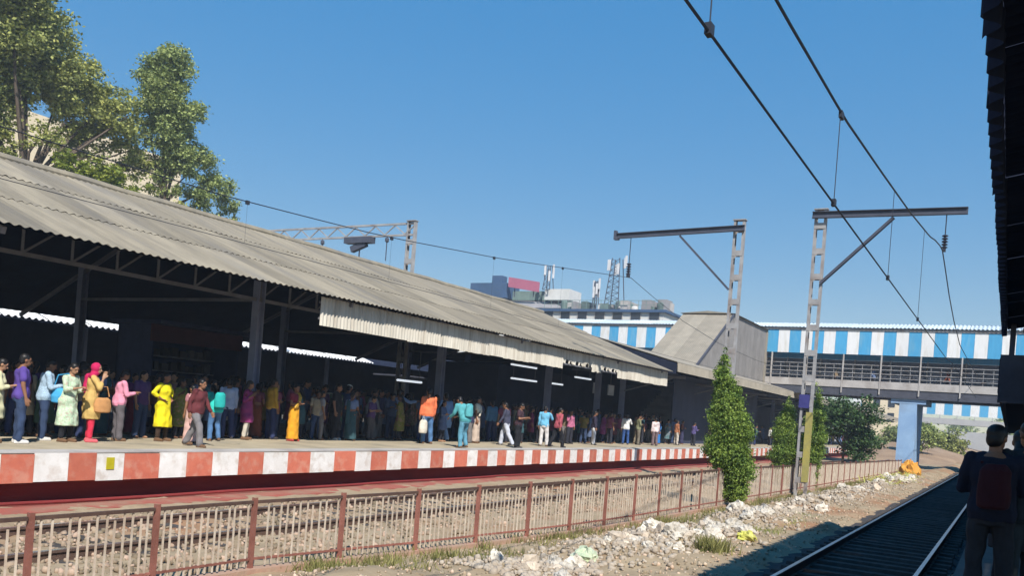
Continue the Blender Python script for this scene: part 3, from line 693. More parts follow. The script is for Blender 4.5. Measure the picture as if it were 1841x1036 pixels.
# distant bank, wall, skyline
b = MB()
n = 40; V = []; Fq = []
for i in range(n + 1):
    y = 95 + i * 3.2; w = 1 - abs(i - n / 2) / (n / 2) * .6; e_ = min(1, i / 5)
    V += [(-4.0, y, -.3), (-5.2, y, -.3 + e_ * (.8 + .5 * random.random())), (-8, y, -.3 + e_ * (1.6 + .7 * random.random() * w)), (-12, y, -.3 + e_ * (1.9 + .6 * random.random())), (-15.5, y, -.3 + e_ * .9)]
for i in range(n):
    for k in range(4): Fq.append((i * 5 + k, i * 5 + k + 1, i * 5 + 6 + k, i * 5 + 5 + k))
b.add(V, [q[::-1] for q in Fq]); tag(b.build('earth_bank', M['brownbank'], smooth=True), 'brown earth bank beyond the bridge pier', 'bank', kind='structure')
dw = thing('boundary_wall', (-9, 235, 0), 'pale grey wall far along the track', 'wall')
b = MB(); b.box(-40, 10, 235, 236, -.3, 5.2); b.build('wall', M['farwall'], dw)
hz = thing('house', (-17, 170, 0), 'beige building glimpsed beside the bridge pier', 'building')
b = MB(); b.box(-24, -15.2, 170, 180, 0, 10.5); b.build('wall', M['cream'], hz)
for zz in (5.6, 8):
    for xx in (-22, -19.5, -17.2):
        w_ = MB(); w_.box(xx, xx + 1.1, 169.9, 170.01, zz, zz + 1.3); w_.build('window', M['glass'], hz)

# ------------------------------------------------------------------ far buildings
def building(x0, x1, y0, y1, h, mt, label, rows, cols, roofmt=None):
    t = thing('building', ((x0 + x1) / 2, y0, 0), label, 'building')
    b = MB(); b.box(x0, x1, y0, y1, -.3, h); b.build('wall', mt, t)
    if roofmt:
        b = MB(); b.box(x0 - .4, x1 + .4, y0 - .4, y1 + .4, h, h + .35); b.build('parapet', roofmt, t)
    for r in range(rows):
        for c in range(cols):
            wx = x0 + (c + .5) * (x1 - x0) / cols; wz = 2 + r * 3.3
            b = MB(); b.box(wx - .8, wx + .8, y0 - .06, y0 + .02, wz, wz + 1.5); f = b.build('window', M['palegrey'], t)
            b = MB(); b.box(wx - .68, wx + .68, y0 - .08, y0 - .062, wz + .12, wz + 1.38); b.build('pane', M['glass'], f)
    return t
bA = building(-78, -58.5, 112, 130, 17.2, M['bldwhite'], 'grey roofed block behind the ridge carrying a pink sign', 5, 6, M['greyroof'])
b = MB(); b.add([(-76, 111, 17.5), (-57, 111, 17.5), (-57, 128, 17.5), (-76, 128, 17.5), (-72, 116, 19.6), (-62, 116, 19.4), (-62, 124, 19.4), (-72, 124, 19.6)], [(0, 1, 5, 4), (1, 2, 6, 5), (2, 3, 7, 6), (3, 0, 4, 7), (4, 5, 6, 7)]); b.build('roof', M['greyroof'], bA)
b = MB(); b.box(-74.6, -68, 113, 117, 19.3, 21.6); b.box(-71, -69.2, 113.5, 115, 21.6, 22.8); b.build('roof_shed', M['bluebox'], bA)
b = MB(); b.box(-68, -61.8, 115, 116, 19.2, 20.6); b.build('roof_shed', M['bldgreen'], bA)
b = MB(); b.add([(-67.5, 112.6, 20.9), (-62.2, 112.6, 20.1), (-62.2, 112.6, 21.6), (-67.5, 112.6, 22.4), (-67.5, 112.9, 20.9), (-62.2, 112.9, 20.1), (-62.2, 112.9, 21.6), (-67.5, 112.9, 22.4)], [(0, 1, 2, 3), (7, 6, 5, 4), (0, 4, 5, 1), (3, 2, 6, 7), (0, 3, 7, 4), (1, 5, 6, 2)])
sg = thing('roof_sign', (-65, 112.7, 20.3), 'tilted pink red board on the distant roof', 'sign'); b.build('panel', M['signpink'], sg)
b = MB(); b.bar((-66.5, 113, 19.4), (-66.5, 113, 20.9), .12, .12); b.bar((-63.2, 113, 19.4), (-63.2, 113, 20.5), .12, .12); b.build('leg', M['beam'], sg)
b = MB(); b.box(-61.3, -57.2, 113, 117, 19.0, 20.6); b.build('roof_tank', M['bldwhite'], bA)
bB = building(-59, -40.5, 108, 122, 16.6, M['bldwhite'], 'low white building with a cluttered roof behind the striped bridge', 5, 7, M['bluebox'])
for k in range(26):
    x = random.uniform(-57, -41.5); w = random.uniform(.4, 1.4); b = MB(); h = random.uniform(.6, 1.7)
    if k % 3: b.box(x, x + w, 108.4 + random.random() * 3, 112 + random.random(), 16.95, 16.95 + h)
    else: b.lathe((x, 110, 16.95), [(.5, 0), (.5, h * .8), (.3, h)], 10)
    b.build(random.choice(['roof_tank', 'roof_shed']), M[random.choice(['bldgreen', 'bldgreen', 'bldwhite', 'greyroof', 'palegrey'])], bB)
b = MB()
for x in np.arange(-58.5, -41, 1.1): b.bar((x, 108, 16.95), (x, 108, 18.2), .05, .05)
b.bar((-58.5, 108, 18.2), (-41, 108, 18.2), .06, .06); b.bar((-58.5, 108, 17.6), (-41, 108, 17.6), .04, .04); b.build('roof_railing', M['bldgreen'], bB)
def tower(x, y, z0, z1, w, label):
    t = thing('cell_tower', (x, y, z0), label, 'tower')
    b = MB()
    for sx in (-1, 1):
        for sy in (-1, 1): b.bar((x + sx * w, y + sy * w, z0), (x + sx * w * .5, y + sy * w * .5, z1), .1, .1)
    b.build('legs', M['beam'], t)
    z = z0; k = 0; b = MB()
    while z < z1 - .8:
        f0 = w * (1 - .5 * (z - z0) / (z1 - z0)); f1 = w * (1 - .5 * (z + .8 - z0) / (z1 - z0))
        b.bar((x - f0, y - f0, z), (x + f1, y - f1, z + .8), .06, .06); b.bar((x + f0, y - f0, z), (x - f1, y - f1, z + .8), .06, .06); b.bar((x - f0, y - f0, z), (x + f0, y - f0, z), .06, .06); z += .8
    b.build('bracing', M['beam'], t)
    for k in range(6):
        a = k * 1.05; px = x + math.cos(a) * w * 1.2; py = y + math.sin(a) * w * 1.2; zz = z1 - 2.4 + random.uniform(0, 1.4)
        b = MB(); b.box(px - .13, px + .13, py - .08, py + .08, zz, zz + 1.5); b.build('antenna', M['ant'], t)
tower(-48.6, 110, 17, 24.3, 1.1, 'lattice cell tower with white antennas on the cluttered roof')
tower(-60.8, 113, 20.4, 24, .6, 'smaller antenna cluster on the grey roofed block')
tower(-51.5, 110, 17, 21.2, .35, 'thin short antenna mast left of the cell tower')
cb = building(-84, -75, 12, 58.5, 24.9, M['cream'], 'cream building hidden behind the roadside trees', 0, 0)
for r in range(4):
    for c in range(8):
        wy = 14 + c * 5.4; wz = 2.5 + r * 3.4
        if r == 3 and c in (3, 4): continue
        b = MB(); b.box(-75.02, -74.93, wy, wy + 1.6, wz, wz + 1.6); f = b.build('window', M['palegrey'], cb)
        b = MB(); b.box(-74.929, -74.91, wy + .12, wy + 1.48, wz + .12, wz + 1.48); b.build('pane', M['glass'], f)

# ------------------------------------------------------------------ vegetation
def leaf_cloud(name, blobs, n, size, mt, parent=None, droop=.0, shell=.55, clumps=26, kind=None):
    """many folded leaf faces gathered into twig-end clumps inside the blobs"""
    vol = np.array([b[3] * b[4] * b[5] if len(b) > 4 else b[3] ** 3 for b in blobs]) ** .8; pr_ = vol / vol.sum()
    cs = []
    for b, p in zip(blobs, pr_):
        k = max(4, int(len(blobs) * clumps * p)); d = rng.normal(size=(k, 3)); d /= np.linalg.norm(d, axis=1)[:, None]
        rr = (shell + (1.08 - shell) * rng.random((k, 1)) ** .7); rad = np.array(b[3:6] if len(b) > 4 else [b[3]] * 3)
        cs.append(np.hstack([np.array(b[:3]) + d * rr * rad, np.full((k, 1), rad.mean())]))
    cs = np.vstack(cs); wts = cs[:, 3] ** 1.5; ci_ = rng.choice(len(cs), n, p=wts / wts.sum())
    g_ = rng.normal(size=(n, 3)); P = cs[ci_, :3] + g_ * (cs[ci_, 3:4] * np.array([.19, .19, .13]))
    s_ = size * rng.uniform(.6, 1.3, (n, 1))
    a = rng.normal(size=(n, 3)); a[:, 2] = a[:, 2] * .6 - droop; a /= np.linalg.norm(a, axis=1)[:, None]
    u = rng.normal(size=(n, 3)); u[:, 2] += .8; w = np.cross(a, u); w /= np.linalg.norm(w, axis=1)[:, None] + 1e-6
    nn = np.cross(w, a)
    V = np.stack([P, P + a * s_ * .5 + w * s_ * .3 + nn * s_ * .08, P + a * s_, P + a * s_ * .5 - w * s_ * .3 + nn * s_ * .08], 1).reshape(-1, 3)
    k = np.arange(n) * 4; Qf = np.stack([k, k + 1, k + 2, k + 3], 1)
    base = np.array(rootloc(parent)); me = npmesh(name, V - base, Qf); me.materials.append(mt)
    o = bpy.data.objects.new(name, me); COL.objects.link(o)
    if parent: o.parent = parent
    if kind: o['kind'] = kind
    return o
def limbs(b, base, tips, r):
    for t in tips:
        p0 = Vector(base); p1 = Vector(t); mid = (p0 * .5 + p1 * .5) + Vector((random.uniform(-.5, .5), random.uniform(-.5, .5), random.uniform(-.2, .6)))
        b.tube([p0, mid, p1], [r, r * .6, r * .2], 6)
A = [(-55 + random.uniform(-1.6, 1.6), y, z, r) for y, z, r in [(27.3, 22.2, 2.31), (29.8, 23.6, 2.41), (32.2, 24.9, 1.96), (31.3, 21.7, 2.12), (33.9, 22.0, 2.02), (30.0, 18.8, 1.72), (35.6, 20.7, 1.88), (37.4, 21.9, 1.4), (33.8, 19.2, 1.0), (36.4, 18.9, 1.4), (38.2, 18.5, 1.1), (30.2, 16.4, 1.2), (27.9, 18.4, 2.0), (37.6, 16.9, 1.0), (29, 26.5, 2.2), (35.5, 17.6, 1.3), (38.6, 17.2, 1.2), (39.2, 19.6, 1.2), (37, 20.2, 1.5), (38.6, 21.2, 1.1), (40, 18.2, 1.1), (31.5, 17.3, 1.1)]]
t = thing('broadleaf_tree', (-55, 31, 0), 'large spreading tree at the top left corner in front of the cream building', 'tree')
b = MB(); b.tube([(-55, 31, 0), (-55.2, 31.2, 8), (-55, 31.4, 14)], [.45, .38, .28], 10); limbs(b, (-55, 31.4, 14), [a[:3] for a in A], .16); b.build('trunk', M['bark'], t)
leaf_cloud('crown', A, 80000, .25, M['leafolive'], t, .2, .4, 34)
B = [(-54 + random.uniform(-1, 1), y, z, r) for y, z, r in [(39.8, 24.7, 1.43), (39.3, 22.9, 1.5), (40.5, 22.1, 1.6), (38.7, 24.4, .7), (39.9, 20.1, 1.35), (42.3, 21.1, 1.1), (41.3, 18.7, 1.38), (43.5, 19.1, 1.15), (45.2, 17.7, 1.1), (43.5, 16.8, 1.15), (45.9, 16.4, .9), (41.0, 16.8, 1.1), (42.9, 22.3, .6), (40, 26, .6)]]
t = thing('broadleaf_tree', (-54, 41.5, 0), 'slim airy tree right of the big tree above the roof ridge', 'tree')
b = MB(); b.tube([(-54, 41.5, 0), (-54, 41.2, 9), (-54.1, 41, 15)], [.3, .25, .18], 10); limbs(b, (-54.1, 41, 15), [a[:3] for a in B], .1); b.build('trunk', M['bark'], t)
leaf_cloud('crown', B, 40000, .215, M['leaf'], t, .25, .35, 30)
S = [(-53 + random.uniform(-.6, .6), y, z, r) for y, z, r in [(33.6, 15.5, .93), (35.1, 15.6, 1.03), (36.6, 15.4, .9), (37.9, 15.0, .84), (32.4, 15.9, .7), (34.5, 14, 1.2), (37, 13.6, 1.2)]]
t = thing('young_tree', (-53, 35, 0), 'lime green young tree just showing over the roof ridge', 'tree')
b = MB(); b.tube([(-53, 35, 0), (-53, 35, 13)], [.16, .1], 8); limbs(b, (-53, 35, 12.6), [a[:3] for a in S], .06); b.build('trunk', M['bark'], t)
leaf_cloud('crown', S, 11000, .26, M['leaflime'], t, .1, .4, 20)
S2 = [(-53, 41.8, 15.0, .8), (-53, 44, 14.8, .9), (-53, 46.2, 14.6, .9), (-53, 40, 14.2, .9)]
t = thing('young_tree', (-53, 43, 0), 'low pale green tree under the slim airy tree', 'tree')
b = MB(); b.tube([(-53, 43, 0), (-53, 43, 13)], [.14, .1], 8); limbs(b, (-53, 43, 12.6), [a[:3] for a in S2], .05); b.build('trunk', M['bark'], t)
leaf_cloud('crown', S2, 4500, .24, M['leafolive'], t, .1, .4, 20)

def columnar(x, y, h, r, z0, n, label, leaf='leafcyp', lean=0):
    t = thing('columnar_tree', (x, y, 0), label, 'tree')
    b = MB(); b.tube([(x, y, -.1), (x + .03, y, h * .4), (x + lean, y, h * .96)], [.09, .06, .015], 8); b.build('trunk', M['bark'], t)
    bl = []; k = 15
    for i in range(k):
        q = i / (k - 1); z = z0 + (h - z0) * q; rr = r * (.62 + .55 * math.sin(min(1, q * 1.7) * math.pi / 1.9)) * (1 - q ** 2.2 * .88) * random.uniform(.86, 1.12)
        bl.append((x + lean * q + random.uniform(-.1, .1), y + random.uniform(-.08, .08), z, rr, rr, (h - z0) / k * 1.1))
    leaf_cloud('crown', bl, int(n * 1.7), .068, M[leaf], t, 1.1, .25, 150)
    return t
columnar(-7.0, 25.6, 4.6, .56, .5, 52000, 'tallest columnar green tree, at the fence in front of the second mast', lean=-.62)
b_ = [(-6.95, 25.6, .45, .28, .28, .35)]
columnar(-8.4, 38.2, 3.75, .56, .3, 26000, 'shorter columnar green tree behind the fence left of the yellow footed mast')
columnar(-7.25, 38.0, 4.35, .46, .2, 26000, 'columnar green tree immediately right of the yellow footed mast', lean=.1)
def bush(x, y, h, r, n, label, leaf='leafbush', size=.2, nm='leafy_bush'):
    t = thing(nm, (x, y, 0), label, 'bush')
    bl = [(x + random.uniform(-.7, .7) * r, y + random.uniform(-.6, .6) * r, h * random.uniform(.3, .85), r * random.uniform(.4, .62)) for _ in range(11)]
    b = MB(); b.tube([(x, y, -.2), (x, y, h * .5)], [.1, .06], 8); limbs(b, (x, y, h * .3), [q[:3] for q in bl], .04); b.build('trunk', M['bark'], t)
    leaf_cloud('crown', bl, n, size, M[leaf], t, .2, .4, 22); return t
bush(-9.7, 62, 4.7, 2.0, 12000, 'dark rounded leafy tree between the mast and the bridge pier')
bush(-8.4, 106, 4.1, 2.0, 6000, 'dusty bush right of the bridge pier', 'leaf', .3)
bush(-7.2, 132, 3.6, 2.2, 5000, 'pale bush on the far brown bank', 'leafolive', .35)
bush(-14, 140, 4.6, 2.8, 5000, 'grey green scrub on the bank behind the bridge pier', 'leaf', .35)
for k in range(9):
    bush(-60 + k * 16 + random.uniform(-4, 4), 300 + random.uniform(-20, 20), 9, 6, 2500, 'distant tree closing the view beyond the tracks', 'leaf', .9, 'distant_tree')['group'] = 'distant trees'

# weeds
def weeds(name, pts, n, size, mt, label):
    P = np.array(pts); P = P[rng.integers(0, len(P), n)] + rng.normal(0, 1, (n, 3)) * np.array([.16, .16, 0]); s_ = size * rng.uniform(.5, 1.3, (n, 1))
    a = rng.normal(0, .35, (n, 3)); a[:, 2] = 1; w = rng.normal(size=(n, 3)); w[:, 2] = 0; w /= np.linalg.norm(w, axis=1)[:, None]
    V = np.stack([P - w * s_ * .07, P + w * s_ * .07, P + a * s_], 1).reshape(-1, 3); k = np.arange(n) * 3
    o = link(name, npmesh(name, V, np.stack([k, k + 1, k + 2], 1)), mt); tag(o, label, 'weeds', kind='stuff')
wp = []
for _ in range(150):
    y = 9 + 52 * random.random() ** 1.5; x = fx(y) + abs(random.gauss(.25, .5)); wp.append((x, y, float(gz(np.array(x), np.array(y), 0))))
weeds('weeds', wp, 7000, .15, M['drygrass'], 'dry straggling weeds along the foot of the railing')
weeds('grass_tuft', [(-4.75, 16.2, .0), (-4.85, 16.35, .0)], 420, .27, M['drygrass'], 'single upright grass tuft in front of the pale rubble')
weeds('weeds', [(-5.4 + random.uniform(-.5, .7), 20 + random.random() * 6, .02) for _ in range(40)], 3000, .09, M['leafolive'], 'thin green ground weeds beside the litter')

# ------------------------------------------------------------------ litter and rubble
def lump(x, y, sx, sy, sz, seed, mt, name, label, cat, group=None, rough=.22):
    r_ = np.random.default_rng(seed); nU, nV = 18, 10; V = []; soft = name != 'rubble_block'
    ph_ = r_.uniform(0, 6.3, 8); cut = [(r_.normal(size=3), r_.uniform(.35, .75)) for _ in range(11)]
    for i in range(nV + 1):
        ph = math.pi * i / nV
        for k in range(nU):
            th = 2 * math.pi * k / nU; d = np.array([math.sin(ph) * math.cos(th), math.sin(ph) * math.sin(th), math.cos(ph)]); q = 1.
            if soft:
                q += rough * (.7 * math.sin(2 * th + ph_[0] + 2 * ph) + .5 * abs(math.sin(5 * th + ph_[1] + 3 * math.sin(4 * ph + ph_[2]))) + .35 * abs(math.sin(9 * th + 7 * ph + ph_[3]))) + r_.uniform(-.26, .2)
            else:
                for nrm_, dd in cut:          # broken faces
                    c_ = float(d @ nrm_) / float(np.linalg.norm(nrm_))
                    if c_ * q > dd: q = dd / c_
                q += r_.uniform(-.03, .03)
            z = max(d[2] * q, -.3)
            V.append((sx * q * d[0], sy * q * d[1], sz * (z + .25)))
    Fq = [(i * nU + k, (i + 1) * nU + k, (i + 1) * nU + (k + 1) % nU, i * nU + (k + 1) % nU) for i in range(nV) for k in range(nU)]
    me = bpy.data.meshes.new(name); me.from_pydata(V, [], Fq); me.update()
    o = link(name, me, mt, None, (x, y, float(gz(np.array(x), np.array(y), 0)))); o.rotation_euler = (random.uniform(-.2, .2), random.uniform(-.2, .2), random.uniform(0, 6))
    tag(o, label, cat, group); return o
lump(-6.2, 11.5, .26, .18, .18, 1, M['rubblest'], 'rubble_block', 'large pale block at the bottom edge of the rubble strip', 'rubble')
lump(-6.0, 12.2, .2, .16, .13, 2, M['rubblest'], 'rubble_block', 'pale broken stone just right of the large block at the bottom edge', 'rubble')
lump(-5.95, 13.1, .26, .2, .13, 3, M['plasticg'], 'plastic_bag', 'crumpled pale green plastic bag on the dirt', 'bag')
lump(-6.2, 15.0, .22, .2, .26, 4, M['rubblest'], 'rubble_block', 'upright pale stone left of the main rubble heap', 'rubble')
lump(-4.75, 18.7, .26, .17, .13, 6, M['plasticy'], 'plastic_bag', 'flattened yellow plastic bag beside the dirt path', 'bag')
lump(-5.0, 19.6, .2, .16, .13, 7, M['plasticw'], 'plastic_bag', 'white plastic bag just beyond the yellow one', 'bag')
lump(-5.35, 60.5, .66, .5, .72, 8, M['orangebox'], 'sack', 'bright orange sack standing near the bridge pier', 'sack', None, .16)
k = 100
for (y, sp, cnt) in ((11.8, .5, 9), (13.5, .6, 8), (15.6, .5, 20), (17.2, .6, 22), (19.4, .7, 18), (22.5, .9, 16), (27, 1.2, 15), (32, 1.2, 15), (38, 1.5, 16), (46, 2, 16), (54, 2.5, 10)):
    for _ in range(cnt):
        yy = y + random.gauss(0, sp); xx = float(np.interp(yy, [10, 16, 20, 30, 45], [-6.2, -5.75, -5.55, -5.6, -5.3])) + random.gauss(0, .36)
        s = random.uniform(.055, .17) * (1 + .014 * yy); k += 1
        pl = random.random() < .45
        lump(xx, yy, s, s * random.uniform(.6, 1), s * random.uniform(.5, 1), k, M['plasticw'] if pl else M['rubblest'], 'litter_bag' if pl else 'rubble_block',
             'crumpled whitish litter lying in the strip of rubble by the railing' if pl else 'pale rubble lump lying in the strip beside the railing', 'litter' if pl else 'rubble', 'whitish litter along the railing' if pl else 'rubble lumps along the railing', .3)
P = np.array([(float(np.interp(y, [10, 16, 20, 30, 45, 62], [-6.2, -5.75, -5.55, -5.6, -5.3, -5.3])) + random.gauss(0, .45), y, 0) for y in 10.5 + 50 * rng.random(6000) ** 1.4])
P[:, 2] = gz(P[:, 0], P[:, 1], 0) + .02
stones('rubble', P, (.02, .075), M['rubblest'], 'pale broken rubble strewn along the railing')
bran = MB()
for _ in range(150):
    y = 44 + random.random() * 16; x = -5.5 + random.gauss(0, .5); a = random.uniform(0, 6.3); L = random.uniform(.3, .8)
    bran.bar((x, y, .1), (x + L * math.cos(a), y + L * math.sin(a), random.uniform(.1, .5)), .03, .015)
tag(bran.build('dry_straw', M['plasticy']), 'yellowish dry straw and cut stalks around the orange sack', 'straw', kind='stuff')

# ------------------------------------------------------------------ people
class PB(MB):
    def cap(s, a, b, r0, r1, n=10, sy=1.):
        a = Vector(a); b = Vector(b); d = (b - a)
        L = d.length; d = d / L if L > 1e-6 else Vector((0, 0, 1))
        u = Vector((0, 1, 0)) if abs(d.y) < .9 else Vector((0, 0, 1))
        x = d.cross(u).normalized(); y = d.cross(x).normalized()
        rings = [(-.98 * r0, .2 * r0), (-.7 * r0, .71 * r0), (0, r0), (L, r1), (L + .7 * r1, .71 * r1), (L + .98 * r1, .2 * r1)]
        V = []; Fc = []
        for (t, r) in rings:
            for k in range(n):
                th = 2 * math.pi * k / n; V.append(a + d * t + x * (r * math.cos(th)) + y * (r * sy * math.sin(th)))
        for i in range(5):
            for k in range(n): Fc.append((i * n + k, i * n + (k + 1) % n, (i + 1) * n + (k + 1) % n, (i + 1) * n + k))
        Fc.append(tuple(range(n - 1, -1, -1))); Fc.append(tuple(5 * n + k for k in range(n)))
        return s.add(V, Fc)
    def ell(s, c, rx, ry, rz, n=14, fn=None):
        V = []; Fc = []; m_ = 9
        for i in range(1, m_):
            ph = math.pi * i / m_
            for k in range(n):
                th = 2 * math.pi * k / n; V.append((c[0] + rx * math.sin(ph) * math.cos(th), c[1] + ry * math.sin(ph) * math.sin(th), c[2] - rz * math.cos(ph)))
        for i in range(m_ - 2):
            for k in range(n): Fc.append((i * n + k, i * n + (k + 1) % n, (i + 1) * n + (k + 1) % n, (i + 1) * n + k))
        Fc.append(tuple(range(n - 1, -1, -1))); Fc.append(tuple((m_ - 2) * n + k for k in range(n)))
        if fn: V = [tuple(fn(v)) for v in V]
        return s.add(V, Fc)
    def rings(s, rs, fn=lambda v: v, n=18):
        V = []; Fc = []
        for (z, rx, ry, cy) in rs:
            for k in range(n):
                th = 2 * math.pi * k / n; V.append(tuple(fn((rx * math.cos(th), cy + ry * math.sin(th), z))))
        for i in range(len(rs) - 1):
            for k in range(n): Fc.append((i * n + k, i * n + (k + 1) % n, (i + 1) * n + (k + 1) % n, (i + 1) * n + k))
        Fc.append(tuple(range(n - 1, -1, -1))); Fc.append(tuple((len(rs) - 1) * n + k for k in range(n)))
        return s.add(V, Fc)

def remesh(pb, name, vox, smooth=2, wr=0., seed=0):
    me = bpy.data.meshes.new('t'); me.from_pydata(pb.v, [], pb.f); me.update()
    o = bpy.data.objects.new('t', me); COL.objects.link(o)
    r = o.modifiers.new('r', 'REMESH'); r.mode = 'VOXEL'; r.voxel_size = vox
    if smooth:
        q = o.modifiers.new('s', 'SMOOTH'); q.iterations = smooth; q.factor = .5
    dg = bpy.context.evaluated_depsgraph_get(); out = bpy.data.meshes.new_from_object(o.evaluated_get(dg)); out.name = name
    bpy.data.objects.remove(o); bpy.data.meshes.remove(me)
    n = len(out.vertices); co = np.empty(n * 3, np.float32); out.vertices.foreach_get('co', co); co = co.reshape(-1, 3)
    if wr and n:
        no = np.empty(n * 3, np.float32); out.vertices.foreach_get('normal', no); no = no.reshape(-1, 3)
        x, y, z = co.T; w = np.sin(26 * z + 9 * x + seed) * np.sin(17 * x + 11 * y + 2 * seed) + .7 * np.sin(38 * x + 7 * z + seed * 3) * np.sin(31 * y + 5 * z)
        co += no * (wr * w)[:, None]; out.vertices.foreach_set('co', co.ravel())
    out.polygons.foreach_set('use_smooth', [True] * len(out.polygons)); out.update(); return out

# pose = lean, (head pitch, yaw), arms {L,R: (upper dir, fore dir)}, legs {L,R: (thigh dir, shin dir)}; x is outward for each side
DN = ((.12, -.04, -1), (.08, .16, -1))
LS = ((.05, .0, -1), (.02, -.03, -1))
POSES = {
    'stand': dict(lean=0, head=(4, 10), L=DN, R=((.1, .03, -1), (.05, .25, -1)), l=LS, r=((.09, .06, -1), (.05, -.06, -1))),
    'phone': dict(lean=4, head=(24, 0), L=((.12, .18, -1), (-.45, .9, .12)), R=((.14, .22, -1), (-.42, .9, .25)), l=LS, r=((.08, .03, -1), (.04, -.04, -1))),
    'ear': dict(lean=2, head=(8, -14), L=DN, R=((.35, .42, -.75), (-.3, .25, .95)), l=LS, r=((.1, .08, -1), (.04, -.05, -1))),
    'akimbo': dict(lean=0, head=(6, 12), L=((.72, -.2, -.75), (-.62, .42, -.55)), R=((.72, -.15, -.75), (-.62, .45, -.5)), l=((.1, .02, -1), (.05, -.02, -1)), r=((.1, .03, -1), (.05, -.04, -1))),
    'walk': dict(lean=5, head=(6, 0), L=((.12, .3, -1), (.05, .6, -1)), R=((.12, -.35, -1), (.05, .02, -1)), l=((.04, -.28, -1), (.02, -.52, -1)), r=((.04, .42, -1), (.02, .1, -1))),
    'fold': dict(lean=0, head=(5, -20), L=((.2, .12, -1), (-.85, .5, .15)), R=((.2, .14, -1), (-.85, .55, .05)), l=LS, r=((.09, .04, -1), (.06, -.05, -1))),
    'point': dict(lean=0, head=(0, 20), L=DN, R=((.5, .65, -.35), (.2, .95, .2)), l=LS, r=((.09, .05, -1), (.05, -.05, -1))),
    'bend': dict(lean=26, head=(26, 0), L=((.1, .3, -1), (-.1, .8, -.45)), R=((.12, .35, -1), (-.2, .85, -.3)), l=((.06, .12, -1), (.03, -.12, -1)), r=((.1, .34, -1), (.05, -.22, -1))),
    'bag': dict(lean=1, head=(6, 25), L=((.14, -.02, -1), (.1, .1, -1)), R=((.22, -.12, -1), (-.25, .75, .65)), l=LS, r=((.1, .1, -1), (.06, -.1, -1))),
}
def V3(t): return Vector(t).normalized()
_sk = {}
def skel(pose, fem):
    key = (pose, fem)
    if key in _sk: return _sk[key]
    P = POSES[pose]; lean = R(P['lean']); hz_ = .92
    def up(v):   # torso lean about the pelvis
        v = Vector(v); q = Vector((0, 0, hz_)); d = v - q; k = max(0, min(1, (d.z + .02) / .25)); a = -lean * k
        return q + Vector((d.x, d.y * math.cos(a) - d.z * math.sin(a), d.y * math.sin(a) + d.z * math.cos(a)))
    sw_ = .165 if fem else .19
    S = dict(up=up)
    for sd, sx in (('L', -1), ('R', 1)):
        a, f = P[sd]; sh = up((sx * sw_, -.005, 1.395)); ad = V3((a[0] * sx, a[1], a[2])); fd = V3((f[0] * sx, f[1], f[2]))
        el = sh + ad * .285; wr_ = el + fd * .245; S[sd] = (sh, el, wr_, fd)
        t_, h_ = P[sd.lower()]; hp = Vector((sx * .088, 0, .9)); td = V3((t_[0] * sx, t_[1], t_[2])); hd = V3((h_[0] * sx, h_[1], h_[2]))
        kn = hp + td * .41; an = kn + hd * .40; S[sd.lower()] = (hp, kn, an)
    dz = .085 - min(S['l'][2].z, S['r'][2].z); S['dz'] = dz
    hp_, hy = P['head']; S['hd'] = (R(hp_), R(hy)); S['hc'] = up((0, .03, 1.585)); _sk[key] = S; return S
def headfn(S):
    c = up0 = S['hc']; a = -S['hd'][0] - 0; y = S['hd'][1]
    def f(v):   # v relative to the head centre
        x, yy, z = v; yy, z = yy * math.cos(a) - z * math.sin(a), yy * math.sin(a) + z * math.cos(a)
        x, yy = x * math.cos(y) - yy * math.sin(y), x * math.sin(y) + yy * math.cos(y)
        return Vector((x, yy, z)) + c
    return f
TM = [(.84, .15, .105, -.005), (.92, .165, .12, -.012), (1.02, .15, .112, 0), (1.14, .15, .105, .004), (1.27, .172, .118, 0), (1.36, .178, .108, -.005), (1.42, .13, .085, -.008), (1.46, .07, .06, -.005)]
TF = [(.84, .16, .115, -.012), (.92, .178, .128, -.018), (1.02, .15, .112, 0), (1.12, .132, .098, .004), (1.25, .152, .125, .014), (1.34, .152, .105, .0), (1.41, .115, .08, -.006), (1.46, .06, .052, -.005)]
def torso(fem, inf, z0=0., z1=2.): return [(z, a + inf + (.016 if inf and z < 1.1 else 0), b + inf + (.014 if inf and z < 1.1 else 0), c) for z, a, b, c in (TF if fem else TM) if z0 <= z <= z1]
def lift(pb, S): pb.v = [(x, y, z + S['dz']) for x, y, z in pb.v]; return pb
